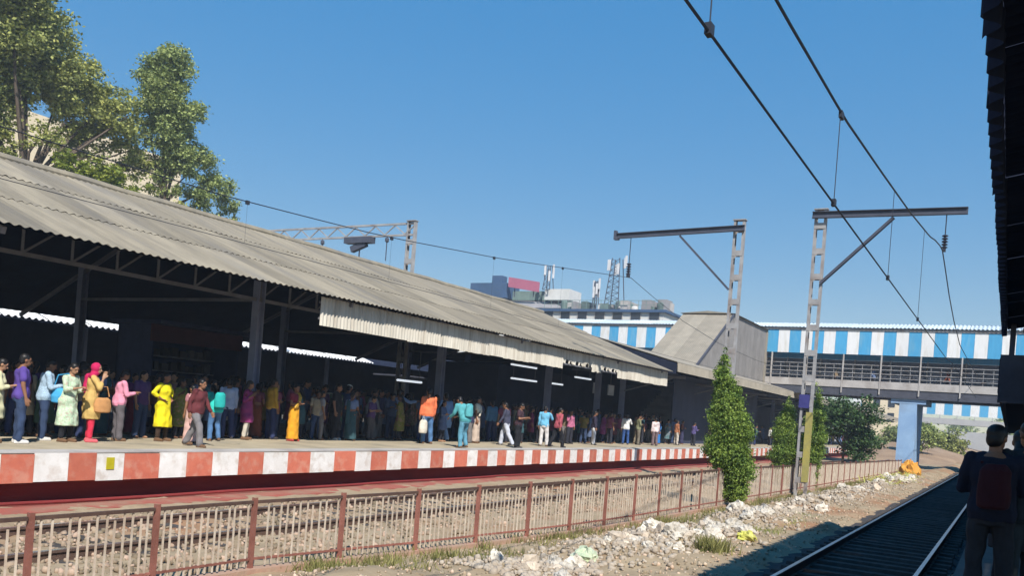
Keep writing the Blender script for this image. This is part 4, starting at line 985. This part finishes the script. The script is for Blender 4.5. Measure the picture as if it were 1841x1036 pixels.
def body_mesh(pose, fem, vox):
    S = skel(pose, fem); b = PB(); k = .9 if fem else 1.
    b.rings(torso(fem, 0), S['up'])
    H = headfn(S); h0 = lambda v: H(v)
    b.cap(S['up']((0, -.01, 1.42)), H((0, -.015, -.06)), .056 * k, .052 * k)
    b.ell((0, 0, .02), .074, .094, .105, fn=h0); b.ell((0, .032, -.045), .055, .06, .07, fn=h0)
    b.cap(H((0, .09, .005)), H((0, .108, -.022)), .011, .017, 8)           # nose
    b.cap(H((-.02, .088, -.062)), H((.02, .088, -.062)), .011, .011, 8)    # lips
    for s in (-1, 1):
        b.ell((s * .076, -.005, .0), .012, .024, .034, 8, fn=h0)           # ears
        b.cap(H((s * .016, .086, .034)), H((s * .05, .076, .034)), .011, .01, 8)  # brow
    for sd, sx in (('L', -1), ('R', 1)):
        sh, el, wr_, fd = S[sd]
        b.cap(sh, el, .052 * k, .040 * k); b.cap(el, wr_, .041 * k, .026 * k)
        ref = Vector((0, 1, 0)) if abs(fd.y) < .75 else Vector((-sx, 0, .3)); side = (ref - fd * ref.dot(fd)).normalized(); nrm = fd.cross(side) * sx
        pc = wr_ + fd * .05
        for q in (-1, 0, 1): b.cap(wr_ + side * .012 * q, wr_ + fd * .085 + side * .022 * q, .020, .017, 8)
        for q, L in zip((1.45, .5, -.45, -1.35), (.072, .082, .076, .058)):
            p0 = wr_ + fd * .085 + side * .0215 * q; p1 = p0 + fd * L * .5 + nrm * -.004; p2 = p1 + fd * L * .42 + nrm * -.02
            b.cap(p0, p1, .0112, .0105, 7); b.cap(p1, p2, .0105, .009, 7)
        p0 = wr_ + fd * .022 + side * .024; p1 = p0 + fd * .034 + side * .03; p2 = p1 + fd * .036 + side * .008 + nrm * -.008
        b.cap(p0, p1, .0145, .012, 7); b.cap(p1, p2, .012, .0095, 7)
        hp, kn, an = S[sd.lower()]
        b.cap(hp + Vector((0, 0, -.02)), kn, .086, .056); b.cap(kn, an, .056, .038); b.cap(kn + (an - kn) * .25 + Vector((0, -.018, 0)), kn + (an - kn) * .45 + Vector((0, -.014, 0)), .044, .036)
        b.cap(an + Vector((0, -.03, -.045)), an + Vector((sx * .015, .13, -.055)), .036, .03, 10); b.cap(an, an + Vector((0, -.01, -.04)), .038, .036)
    return remesh(lift(b, S), 'person', vox, 1)
def cloth_mesh(kind, pose, fem, vox=.016):
    S = skel(pose, fem); b = PB(); k = .92 if fem else 1.; up = S['up']; wr = .003
    base = kind.split('_')[0]
    if kind in ('tshirt', 'shirt', 'blouse', 'jacket'):
        inf = {'tshirt': .018, 'shirt': .024, 'blouse': .010, 'jacket': .036}[kind]
        rs = torso(fem, inf, 1.1 if kind == 'blouse' else .8, 1.43)
        b.rings(rs, up)
        b.cap(up((-.1, -.005, 1.405)), up((.1, -.005, 1.405)), .055 + inf * .4, .055 + inf * .4)
        for sd in 'LR':
            sh, el, w_, fd = S[sd]
            if kind in ('tshirt', 'blouse'):
                b.cap(sh, sh + (el - sh) * (.62 if kind == 'tshirt' else .5), .058 * k + inf * .6, .056 * k + inf * .5)
            else:
                b.cap(sh, el, .051 * k + inf * .55, .047 * k + inf * .35); b.cap(el, w_ - fd * .02, .048 * k + inf * .35, .036 * k + inf * .3)
        wr = .0075
    elif kind in ('trousers', 'leggings', 'jeans'):
        inf = {'trousers': .022, 'leggings': .008, 'jeans': .014}[kind]
        b.rings([(.8, .15 + inf, .11 + inf, -.008), (.88, .162 + inf, .12 + inf, -.012), (.95, .162 + inf, .118 + inf, -.008), (1.01, .15 + inf * .7, .112 + inf * .7, 0)], up)
        for sd in 'lr':
            hp, kn, an = S[sd]; b.cap(hp + Vector((0, 0, -.02)), kn, .088 + inf, .062 + inf); b.cap(kn, an + (an - kn).normalized() * (.01 if inf > .01 else -.03), .062 + inf, .046 + inf * 1.5)
        wr = .006
    elif base == 'kurta':
        rs = torso(fem, .018, .8, 1.43)
        mid = (S['l'][1] + S['r'][1]) * .5; sp = abs(S['l'][1].x - S['r'][1].x) * .5
        hem = .36 if kind == 'kurta_long' else .50
        fl = .05 if kind == 'kurta_long' else .03
        low = [(hem, .15 + sp * .5 + fl, .14 + fl, mid.y * .9), (hem + .2, .175 + sp * .35 + fl * .6, .155 + fl * .5, mid.y * .5), (.78, .205, .165, mid.y * .15 - .012)]
        b.rings(low + rs[1:], lambda v: up(v) if v[2] > .85 else Vector(v))
        for sd in 'LR':
            sh, el, w_, fd = S[sd]; b.cap(sh, el, .058 * k + .008, .05 * k + .008); b.cap(el, el + (w_ - el) * .5, .05 * k + .006, .045 * k + .006)
        b.cap(up((-.09, -.005, 1.4)), up((.09, -.005, 1.4)), .055, .055); wr = .009
    elif base == 'sari':
        mid = (S['l'][2] + S['r'][2]) * .5; sp = abs(S['l'][2].x - S['r'][2].x) * .5
        b.rings([(.07, .17 + sp * .4, .16, mid.y + .01), (.35, .165 + sp * .3, .15, mid.y * .7), (.7, .18, .145, mid.y * .3), (.92, .188, .138, -.015), (1.04, .155, .118, 0)], lambda v: up(v) if v[2] > .9 else Vector(v)); wr = .007
    elif base == 'pallu':    # sari end over the left shoulder and down the back, or a dupatta
        f = [up((.12, .13, 1.02)), up((.0, .15, 1.18)), up((-.08, .12, 1.33)), up((-.11, .03, 1.44)), up((-.11, -.1, 1.36)), up((-.1, -.15, 1.1)), up((-.1, -.17, .85)), Vector((-.1, -.18, .62))]
        for p, q in zip(f[:-1], f[1:]): b.cap(p + Vector((.045, 0, 0)), q + Vector((.045, 0, 0)), .035, .035, 8); b.cap(p - Vector((.03, 0, 0)), q - Vector((.03, 0, 0)), .035, .035, 8)
        wr = .004
    elif base == 'hair':
        H = headfn(S)
        b.ell((0, -.014, .047), .085, .098, .092, fn=H); b.ell((0, -.045, -.005), .076, .066, .085, fn=H)
        if kind == 'hair_long':
            b.cap(H((0, -.07, -.02)), up((0, -.135, 1.36)), .062, .06); b.cap(up((0, -.135, 1.36)), up((0, -.14, 1.14)), .058, .03)
        if kind == 'hair_bun': b.ell((0, -.13, .0), .045, .042, .045, fn=H)
        wr = .002
    elif base == 'scarf':
        H = headfn(S)
        b.ell((0, -.018, .03), .098, .105, .115, fn=H); b.ell((0, -.01, -.09), .09, .095, .07, fn=H); b.cap(up((-.1, -.02, 1.42)), up((.1, -.02, 1.42)), .085, .085)
        b.cap(up((-.03, -.1, 1.4)), up((-.03, -.13, 1.1)), .08, .07); wr = .004
    elif base == 'cap':
        H = headfn(S); b.ell((0, -.01, .075), .088, .103, .06, fn=H); b.cap(H((-.03, .09, .07)), H((.03, .09, .07)), .03, .03, sy=.3)
    elif base == 'shoes':
        for sd, sx in (('l', -1), ('r', 1)):
            an = S[sd][2]; b.cap(an + Vector((0, -.035, -.04)), an + Vector((sx * .016, .14, -.05)), .046, .038); b.cap(an + Vector((0, -.01, 0)), an + Vector((0, -.01, -.04)), .048, .046)
            b.box(an.x - .04 + sx * .008, an.x + .04 + sx * .008, an.y - .075, an.y + .17, an.z - .087, an.z - .06)
        wr = 0
    return remesh(lift(b, S), kind, vox, 2, wr, hash(pose) % 7 if False else len(pose) + len(kind))
_body = {}; _cl = {}; _cm = {}
SKIN = [mat('skin_brown', (.26, .13, .075), (.22, .105, .06), 6, .55), mat('skin_light_brown', (.36, .2, .125), (.31, .17, .1), 6, .55), mat('skin_dark', (.15, .075, .045), (.12, .06, .036), 6, .55)]
HAIR = mat('black_hair', (.012, .011, .012), None, 8, .45)
EYE_W = mat('eye', (.02, .015, .012), None, 1, .3)
def cm(c, pat=None):
    key = (tuple(c), pat)
    if key not in _cm:
        if pat == 'floral': _cm[key] = mat('floral_cloth', c, tuple(min(1, x * .5 + y) for x, y in zip(c, (.02, .12, .02))), 22, .85, .15, stain=(.45, .2, .22), stscale=14, stamt=.55)
        elif pat == 'check': _cm[key] = mat('checked_cloth', c, tuple(x * .55 for x in c), 34, .85, .1)
        elif pat == 'denim': _cm[key] = mat('denim', c, tuple(x * .6 for x in c), 7, .9, .2, 60)
        else: _cm[key] = mat('cloth', c, tuple(x * .8 for x in c), 9, .88, .15, 50)
    return _cm[key]
NAMES = {'tshirt': 'tshirt', 'shirt': 'shirt', 'blouse': 'blouse', 'jacket': 'jacket', 'trousers': 'trousers', 'leggings': 'leggings', 'jeans': 'jeans', 'kurta': 'kurta', 'kurta_long': 'kurta', 'sari': 'sari',
         'pallu': 'sari_drape', 'hair': 'hair', 'hair_long': 'hair', 'hair_bun': 'hair', 'scarf': 'headscarf', 'cap': 'cap', 'shoes': 'shoes'}
def person(label, x, y, heading, h, pose, fem, parts, group=None, z=.95, skin=0, hi=False):
    sc = h / 1.70
    t = thing('person', (x, y, z), label, 'person', group)
    key = (pose, fem, hi)
    if key not in _body: _body[key] = body_mesh(pose, fem, .008 if hi else .0095)
    o = bpy.data.objects.new('body', _body[key]); COL.objects.link(o); o.parent = t
    if not o.data.materials: o.data.materials.append(SKIN[0])
    o.material_slots[0].link = 'OBJECT'; o.material_slots[0].material = SKIN[skin]
    for it in parts:
        kind = it[0]; mt = HAIR if kind.startswith('hair') else cm(*it[1:])
        ck = (kind, pose, fem, hi)
        if ck not in _cl: _cl[ck] = cloth_mesh(kind, pose, fem, .010 if hi else .0145)
        c = bpy.data.objects.new(NAMES[kind], _cl[ck]); COL.objects.link(c); c.parent = t
        if not c.data.materials: c.data.materials.append(mt)
        c.material_slots[0].link = 'OBJECT'; c.material_slots[0].material = mt
    ek = ('eye', pose, fem)
    if ek not in _cl:
        S = skel(pose, fem); H = headfn(S); e = PB()
        e.ell((-.031, .083, .018), .013, .008, .007, 8, fn=H); e.ell((.031, .083, .018), .013, .008, .007, 8, fn=H); lift(e, S)
        _cl[ek] = e.mesh('eyes'); _cl[ek].materials.append(EYE_W)
    c = bpy.data.objects.new('eyes', _cl[ek]); COL.objects.link(c); c.parent = t
    t.rotation_euler = (0, 0, R(heading - 90)); t.scale = (sc * (1.02 if not fem else 1), sc * 1.02, sc)
    return t
WH = (.7, .7, .68); DK = (.025, .027, .04); NV = (.03, .045, .12); JN = (.09, .2, .40); JD = (.035, .06, .13); GR = (.19, .18, .19); BK = (.012, .013, .018); MR = (.14, .02, .045)
SH = ('shoes', (.05, .045, .045)); SW = ('shoes', (.6, .58, .55)); SD = ('shoes', (.16, .09, .05))
person('woman in a cream top cut by the left edge of the picture', -17.9, 9.95, 60, 1.72, 'phone', 1, [('kurta', (.62, .60, .38)), ('leggings', BK), ('hair_long',), SD], skin=1)
person('man in a purple and navy tshirt with one arm hanging, facing right', -17.7, 10.35, 65, 1.85, 'stand', 0, [('tshirt', (.10, .06, .30)), ('jeans', JD, 'denim'), ('hair',), SW])
person('man in a pale blue checked shirt with bowed head behind the bright blue bag', -18.5, 11.35, 60, 1.80, 'phone', 0, [('shirt', (.42, .58, .74), 'check'), ('jeans', JD, 'denim'), ('hair',), SW])
person('woman in a long pale green floral kurta over black leggings', -18.1, 11.65, 15, 1.76, 'phone', 1, [('kurta_long', (.60, .70, .55), 'floral'), ('leggings', BK), ('hair_long',), SD], skin=1)
person('woman in a crimson headscarf, mustard kurta and red leggings', -18.1, 12.2, 55, 1.80, 'ear', 1, [('kurta', (.56, .38, .13)), ('leggings', (.62, .03, .07)), ('scarf', (.50, .015, .10)), ('shoes', (.6, .12, .14))], skin=1)
person('person in a pink shirt and grey trousers facing right', -18.5, 13.2, 70, 1.70, 'phone', 0, [('shirt', (.74, .30, .42)), ('trousers', (.12, .11, .12)), ('hair',), SD])
person('dim woman in a maroon sari behind the pink shirted person', -20.6, 15.1, 10, 1.66, 'fold', 1, [('sari', (.20, .02, .04)), ('blouse', (.12, .03, .12)), ('pallu', (.22, .02, .05)), ('hair_bun',), SD])
person('woman in a bright yellow kurta standing with her hands on her hips', -18.5, 14.45, 15, 1.73, 'akimbo', 1, [('kurta_long', (.80, .68, .015)), ('leggings', (.05, .03, .02)), ('hair_long',), SD])
person('short woman in a pale pink sari seen from behind beside the yellow kurta', -17.8, 14.75, 170, 1.46, 'stand', 1, [('sari', (.62, .40, .36)), ('blouse', (.36, .16, .18)), ('pallu', (.55, .32, .30)), ('hair_long',), SD])
person('person in a dark maroon jacket and grey trousers walking near the platform edge', -16.9, 14.15, 20, 1.66, 'walk', 0, [('jacket', (.13, .03, .035)), ('trousers', GR), ('hair',), SD])
person('bowed person in a turquoise top and blue jeans seen from behind', -18.6, 16.2, 160, 1.6, 'bend', 1, [('tshirt', (.03, .52, .46)), ('jeans', JN, 'denim'), ('hair_long',), SD])
person('man in a light blue shirt and dark trousers beside the turquoise top', -19.5, 17.4, 150, 1.74, 'stand', 0, [('shirt', (.40, .48, .66)), ('trousers', NV), ('hair',), SH])
person('woman in a maroon top and magenta skirt in front of the blue grey column', -19.2, 17.85, 30, 1.72, 'bag', 1, [('kurta', (.28, .04, .16)), ('leggings', (.55, .5, .42)), ('blouse', (.16, .02, .05)), ('hair_long',), SD])
person('man in a mustard yellow shirt just right of the blue grey column', -19.5, 19.1, 70, 1.86, 'stand', 0, [('shirt', (.50, .30, .04)), ('trousers', NV), ('hair',), SH])
person('woman in an orange and yellow sari with a red hem', -18.8, 19.35, 10, 1.72, 'fold', 1, [('sari', (.72, .33, .02)), ('blouse', (.24, .03, .05)), ('pallu', (.56, .32, .04)), ('hair_bun',), ('shoes', (.4, .06, .05))])
person('tall man in dark blue clothes under the near end of the valance', -20.4, 21.4, 20, 1.95, 'phone', 0, [('shirt', (.03, .04, .085)), ('trousers', DK), ('hair',), SH])
person('woman in dim pink and navy beside the tall dark man', -20.0, 21.9, -10, 1.78, 'fold', 1, [('kurta', (.10, .05, .12)), ('leggings', (.2, .12, .14)), ('hair_long',), SD])
person('man in a black tshirt and dark trousers with white shoes', -19.4, 21.9, 20, 1.88, 'stand', 0, [('tshirt', (.014, .014, .018)), ('trousers', BK), ('hair',), SW])
person('man in a navy shirt wearing a white cap beside the black tshirt', -19.7, 22.75, 100, 1.88, 'phone', 0, [('shirt', (.05, .07, .16)), ('jeans', JD, 'denim'), ('hair',), ('cap', WH), SH])
person('woman in a long dull brown sari standing in the shade', -20.6, 24.3, 60, 1.76, 'stand', 1, [('sari', (.20, .11, .07)), ('blouse', (.16, .09, .06)), ('pallu', (.2, .11, .08)), ('hair_bun',), SD])
person('dim man in blue grey standing well back in the shade', -21.2, 26.1, 45, 1.88, 'fold', 0, [('shirt', (.10, .11, .2)), ('trousers', DK), ('hair',), SH])
person('man in a blue shirt holding out a pale sleeved arm', -20.0, 26.0, 85, 1.90, 'point', 0, [('shirt', (.26, .38, .62)), ('trousers', (.09, .07, .09)), ('hair',), SH])
person('man in an orange shirt and blue jeans seen from behind', -18.1, 25.3, 150, 2.0, 'stand', 0, [('shirt', (.80, .20, .085)), ('jeans', JN, 'denim'), ('hair',), SD])
person('person in dull red half hidden right of the orange shirt', -18.7, 26.0, 60, 1.9, 'stand', 0, [('shirt', (.24, .05, .03)), ('trousers', (.05, .05, .11)), ('hair',), SD])
person('person in loose light blue clothes from shoulders to ankles', -19.5, 28.5, 160, 1.95, 'walk', 0, [('kurta', (.22, .38, .66)), ('trousers', (.24, .38, .6)), ('hair',), SH])
person('man in a teal shirt bending forward at the very edge of the platform', -16.3, 25.0, 165, 1.86, 'bend', 0, [('shirt', (.09, .36, .40)), ('jeans', (.12, .33, .46), 'denim'), ('hair',), SD])
person('woman in a cream and beige sari behind the bending man', -18.5, 29.2, 20, 1.86, 'stand', 1, [('sari', (.50, .40, .33)), ('blouse', (.72, .68, .55)), ('pallu', (.66, .58, .46)), ('hair_bun',), SD])
person('person in a mid blue shirt left of the striding man', -19.5, 32.0, 150, 1.78, 'stand', 0, [('shirt', (.10, .25, .42)), ('trousers', NV), ('hair',), SH])
person('striding man in a dark check shirt and pale trousers', -17.5, 29.9, 200, 1.75, 'walk', 0, [('shirt', (.06, .065, .11), 'check'), ('trousers', (.52, .55, .64)), ('hair',), SH])
person('man in dark clothes near the edge looking at his phone', -16.2, 28.6, 10, 1.72, 'phone', 0, [('tshirt', (.05, .025, .035)), ('trousers', BK), ('hair',), SH])
person('person in dull maroon right behind the dark man near the edge', -19.3, 35.2, 30, 1.62, 'stand', 1, [('kurta', (.16, .03, .08)), ('leggings', DK), ('hair_long',), SD])
person('man in a sky blue shirt and pale trousers near the edge', -17.1, 32.4, 110, 1.70, 'ear', 0, [('shirt', (.15, .44, .66)), ('trousers', (.62, .60, .60)), ('hair',), SD])
person('person in a red pink shirt and dark trousers close to the edge', -16.6, 32.7, 60, 1.72, 'walk', 0, [('shirt', (.42, .09, .12)), ('trousers', BK), ('hair',), SH])
person('person in a rose pink shirt with one hand raised', -18.4, 37.5, -20, 1.64, 'ear', 0, [('shirt', (.50, .15, .26)), ('trousers', DK), ('hair',), SH])
person('person in dull teal behind the rose pink shirt', -19.5, 41.0, 30, 1.66, 'fold', 1, [('kurta', (.05, .20, .22)), ('leggings', DK), ('hair_long',), SD])
person('man in a dark top and bright white trousers', -17.9, 39.2, 30, 1.68, 'stand', 0, [('shirt', (.03, .025, .05)), ('trousers', (.74, .74, .78)), ('hair',), SH])
person('person in purple pink right of the white trousers', -19.2, 43.2, 20, 1.66, 'phone', 1, [('kurta', (.26, .05, .20)), ('leggings', NV), ('hair_long',), SD])
person('man in a white shirt and blue jeans with an elbow raised', -18.3, 44.3, 120, 1.68, 'ear', 0, [('shirt', WH), ('jeans', (.04, .10, .30), 'denim'), ('hair',), SH])
person('person in khaki green next to the white shirt', -18.1, 45.6, 40, 1.70, 'fold', 0, [('shirt', (.20, .21, .12)), ('trousers', (.16, .14, .11)), ('hair',), SH])
person('man in a pinkish white shirt and grey trousers near the platform edge', -17.5, 46.7, 140, 1.6, 'stand', 0, [('shirt', (.72, .60, .60)), ('trousers', (.17, .12, .13)), ('hair',), SH])
person('woman in strong blue between two paler figures', -18.7, 50.5, 20, 1.5, 'stand', 1, [('sari', (.03, .16, .45)), ('blouse', (.03, .12, .36)), ('pallu', (.04, .2, .5)), ('hair_bun',), SD])
person('person in orange brown with pale trousers far along the platform', -18.1, 52.1, 50, 1.55, 'stand', 0, [('shirt', (.40, .16, .08)), ('trousers', (.5, .45, .4)), ('hair',), SH])
person('person in purple navy just left of the tall columnar tree', -17.5, 53.6, 60, 1.5, 'phone', 0, [('shirt', (.10, .08, .22)), ('trousers', DK), ('hair',), SH])
person('person in a white shirt seen between the tree and the mast', -18, 76, 40, 1.6, 'stand', 0, [('shirt', WH), ('trousers', DK), ('hair',), SH])
person('tiny figure in white far down the platform beside the bridge pier', -18, 128, 40, 1.65, 'stand', 0, [('shirt', WH), ('trousers', JD), ('hair',), SH])
person('tiny figure in blue left of the one in white by the bridge pier', -18, 112, 40, 1.65, 'stand', 1, [('kurta', (.15, .25, .5)), ('leggings', NV), ('hair_long',), SH])
cols = [((.05, .05, .12), 'navy'), ((.16, .05, .08), 'plum'), ((.05, .13, .16), 'dark teal'), ((.22, .16, .10), 'tan'), ((.12, .17, .30), 'slate blue'), ((.26, .08, .05), 'rust'), ((.06, .13, .09), 'bottle green'),
        ((.34, .34, .37), 'pale grey'), ((.14, .07, .22), 'violet'), ((.16, .22, .38), 'dusty blue'), ((.42, .12, .2), 'rose'), ((.5, .42, .3), 'cream'), ((.035, .035, .04), 'black'), ((.3, .22, .05), 'ochre')]
FRONT = [(o.location.copy(), w) for o, w in ((o, o['label']) for o in COL.objects if o.get('category') == 'person')]
def near_front(x, y):
    a = y / x; best = min(FRONT, key=lambda f: abs(f[0].y / f[0].x - a)); w = best[1]
    for cut in (' just ', ' near ', ' seen ', ' standing', ' with ', ' beside', ' behind', ' left of', ' right ', ' between', ' in front', ' walking', ' cut by', ' facing', ' under', ' far ', ' next to', ' holding', ' wearing', ' looking', ' at the', ' half', ' close', ' from '):
        k = w.find(cut)
        if k > 12: w = w[:k]
    return w
PH = {'stand': 'standing', 'phone': 'looking at a phone', 'fold': 'with folded arms', 'ear': 'with a hand raised', 'bag': 'with one arm bent', 'walk': 'walking'}
seen = {}
def filler(i, x, y, h, group, ps, fem, where):
    c, cn = cols[(i * 5 + i // 7) % len(cols)]; c = tuple(v * .72 for v in c)
    lb = ('%s in %s %s' % ('woman' if fem else 'man', cn, PH[ps])) + where
    w = lb.split()
    if len(w) > 16: lb = ' '.join(w[:16])
    pat = (None, 'check', None, 'floral', None)[i % 5]
    low = [('sari', c, pat), ('blouse', cols[(i + 3) % len(cols)][0]), ('pallu', c), ('hair_bun',)] if i % 6 == 0 and fem else [('kurta' if i % 4 else 'kurta_long', c, pat if pat == 'floral' else None), ('leggings', DK), ('hair_long',)]
    person(lb, x, y, random.choice((-40, 10, 60, 120, 200)), h, ps, fem, low if fem else [(('shirt', 'tshirt')[i % 2], c, pat if pat == 'check' else None), ('trousers' if i % 3 else 'jeans', random.choice((DK, NV, (.1, .09, .09), (.17, .16, .16), JD))), ('hair',)], group, skin=i % 3)
for i in range(50):
    y = 9 + 52 * (i / 49) + random.uniform(-.5, .5); x = -21.4 - random.random() * 3.2
    if 17 < y < 23 and x < -23: x = -22
    filler(i, x, y, random.uniform(1.6, 1.9), 'dim figures at the back of the platform', ('stand', 'phone', 'fold', 'ear', 'bag')[i % 5], i % 3 == 0, ' far back, behind the ' + near_front(x, y))
for i in range(74):
    y = 10.2 + 45 * i / 73 + random.uniform(-.3, .3); x = -19.7 - random.random() * 1.7
    filler(i + 3, x, y, random.uniform(1.6, 1.85), 'figures in the middle rows of the crowd', ('stand', 'phone', 'fold', 'walk')[i % 4], i % 2 == 0, ' behind the ' + near_front(x, y))
for i in range(26):
    y = 21 + 34 * i / 25 + random.uniform(-.4, .4); x = -18.4 - random.random() * 1.2
    filler(i + 5, x, y, random.uniform(1.55, 1.75), 'figures in the front rows of the crowd', ('stand', 'fold', 'phone', 'bag')[i % 4], i % 2, ' close to the ' + near_front(x, y))
for i in range(16):
    y = 9.6 + 12.5 * i / 15 + random.uniform(-.2, .2); x = -19.2 - random.random() * .9
    filler(i + 1, x, y, random.uniform(1.6, 1.78), 'figures close behind the front row on the left', ('fold', 'phone', 'stand', 'bag')[i % 4], i % 2, ' close behind the ' + near_front(x, y))
for i in range(20):
    filler(i + 2, -17.2 - random.random() * 3, 58 + i * 3.4, random.uniform(1.55, 1.75), 'figures beyond the columnar tree', ('stand', 'phone', 'fold')[i % 3], i % 2, ' on the platform beyond the columnar trees')
for i, (x, lb) in enumerate(((-13.2, 'dim pedestrian on the footbridge nearest the stair hood'), (-10.2, 'dim pedestrian on the footbridge above the gap left of the pier'), (-4.6, 'dim pedestrian on the footbridge near its right end'))):
    person(lb, x, BY + 1.2, random.choice((0, 180)), 1.7, 'walk', i % 2, [('shirt', cols[i + 3][0]), ('trousers', DK), ('hair',)], z=6.5)
for i in range(44):
    y = 9.2 + 27 * i / 43 + random.uniform(-.25, .25); x = -20.4 - random.random() * 2.2
    if 17.6 < y < 22.4 and x < -22.8: x = -21.8
    filler(i + 4, x, y, random.uniform(1.62, 1.9), 'figures filling the shade behind the front rows', ('fold', 'stand', 'ear', 'phone', 'bag')[i % 5], i % 2, ' in the shade behind the ' + near_front(x, y))
# foreground, near platform
person('man with a red backpack standing with his back to us in the shade at right', -.10, 8.9, 88, 1.68, 'fold', 0, [('shirt', (.012, .014, .03)), ('jeans', (.03, .03, .036), 'denim'), ('hair',), SH], hi=True)
person('shadowed man in dark clothes cut by the right edge of the picture', (.17), 9.1, 110, 1.74, 'stand', 0, [('shirt', (.03, .04, .05)), ('trousers', (.035, .045, .05)), ('hair',), SH], hi=True)
person('shadowed person partly hidden behind the man with the red backpack', .1, 9.9, 80, 1.66, 'stand', 1, [('kurta', (.03, .035, .045)), ('leggings', BK), ('hair_long',), SH])

def softbag(name, label, c, size, mt, cat, rot=0, strap=None, tilt=0):
    t = thing(name, c, label, cat); b = PB(); sx, sy, sz = size
    b.rings([(-sz, sx * .75, sy * .8, 0), (-sz * .9, sx, sy, 0), (-.1 * sz, sx * 1.05, sy * 1.08, 0), (.7 * sz, sx * .92, sy * .85, 0), (sz, sx * .6, sy * .5, 0)], n=14)
    me = remesh(b, 'bag_body', .012, 2, .004, 3); o = bpy.data.objects.new('bag_body', me); COL.objects.link(o); o.parent = t; me.materials.append(mt)
    if strap:
        b = MB(); b.tube(strap, .014, 6); me = b.mesh('strap'); me.materials.append(mt); o = bpy.data.objects.new('strap', me); COL.objects.link(o); o.parent = t
    t.rotation_euler = (tilt, 0, R(rot)); return t
softbag('shoulder_bag', 'bright blue bag at the waist of the man in the checked shirt', (-18.2, 11.55, .95 + 1.02), (.21, .12, .17), cm((.06, .36, .66)), 'bag', 60, [(-.18, 0, .12), (-.1, -.12, .45), (.1, -.14, .5), (.18, 0, .12)])
softbag('handbag', 'large tan handbag held in front of the mustard kurta', (-17.83, 12.3, .95 + .86), (.19, .08, .17), cm((.52, .26, .10)), 'bag', 80, [(-.14, 0, .2), (-.08, 0, .42), (.08, 0, .42), (.14, 0, .2)])
softbag('carrier_bag', 'white plastic carrier bag hanging beside the man in orange', (-17.95, 24.86, .95 + .62), (.16, .09, .24), M['plasticw'], 'bag', 60, [(-.06, 0, .2), (0, 0, .4), (.06, 0, .2)])
softbag('backpack', 'turquoise backpack on the bowed person in blue jeans', (-18.38, 16.12, .95 + 1.12), (.15, .09, .21), cm((.02, .40, .38)), 'backpack', 70)
softbag('backpack', 'teal backpack on the man bending at the platform edge', (-16.14, 24.97, .95 + 1.32), (.16, .10, .23), cm((.10, .40, .44)), 'backpack', 75, None, 0)
softbag('backpack', 'dull red backpack worn by the man at the right in the shade', (-.09, 8.67, .95 + 1.14), (.13, .085, .20), cm((.04, .006, .01)), 'backpack', -6, [(-.12, .1, .2), (-.12, .22, .25), (-.13, .26, .0), (-.12, .1, -.18)])

# ------------------------------------------------------------------ air
hz_ = bpy.data.materials.new('haze'); hz_.use_nodes = True; T = hz_.node_tree; T.nodes.clear()
vo = T.nodes.new('ShaderNodeVolumePrincipled'); vo.inputs['Color'].default_value = (.80, .88, 1, 1); vo.inputs['Density'].default_value = .0009; vo.inputs['Anisotropy'].default_value = .1
om = T.nodes.new('ShaderNodeOutputMaterial'); T.links.new(vo.outputs[0], om.inputs['Volume'])
b = MB(); b.box(-170, 120, -60, 345, -1.4, 34); tag(b.build('haze', hz_), 'thin bluish haze hanging over the station', 'haze', kind='stuff')
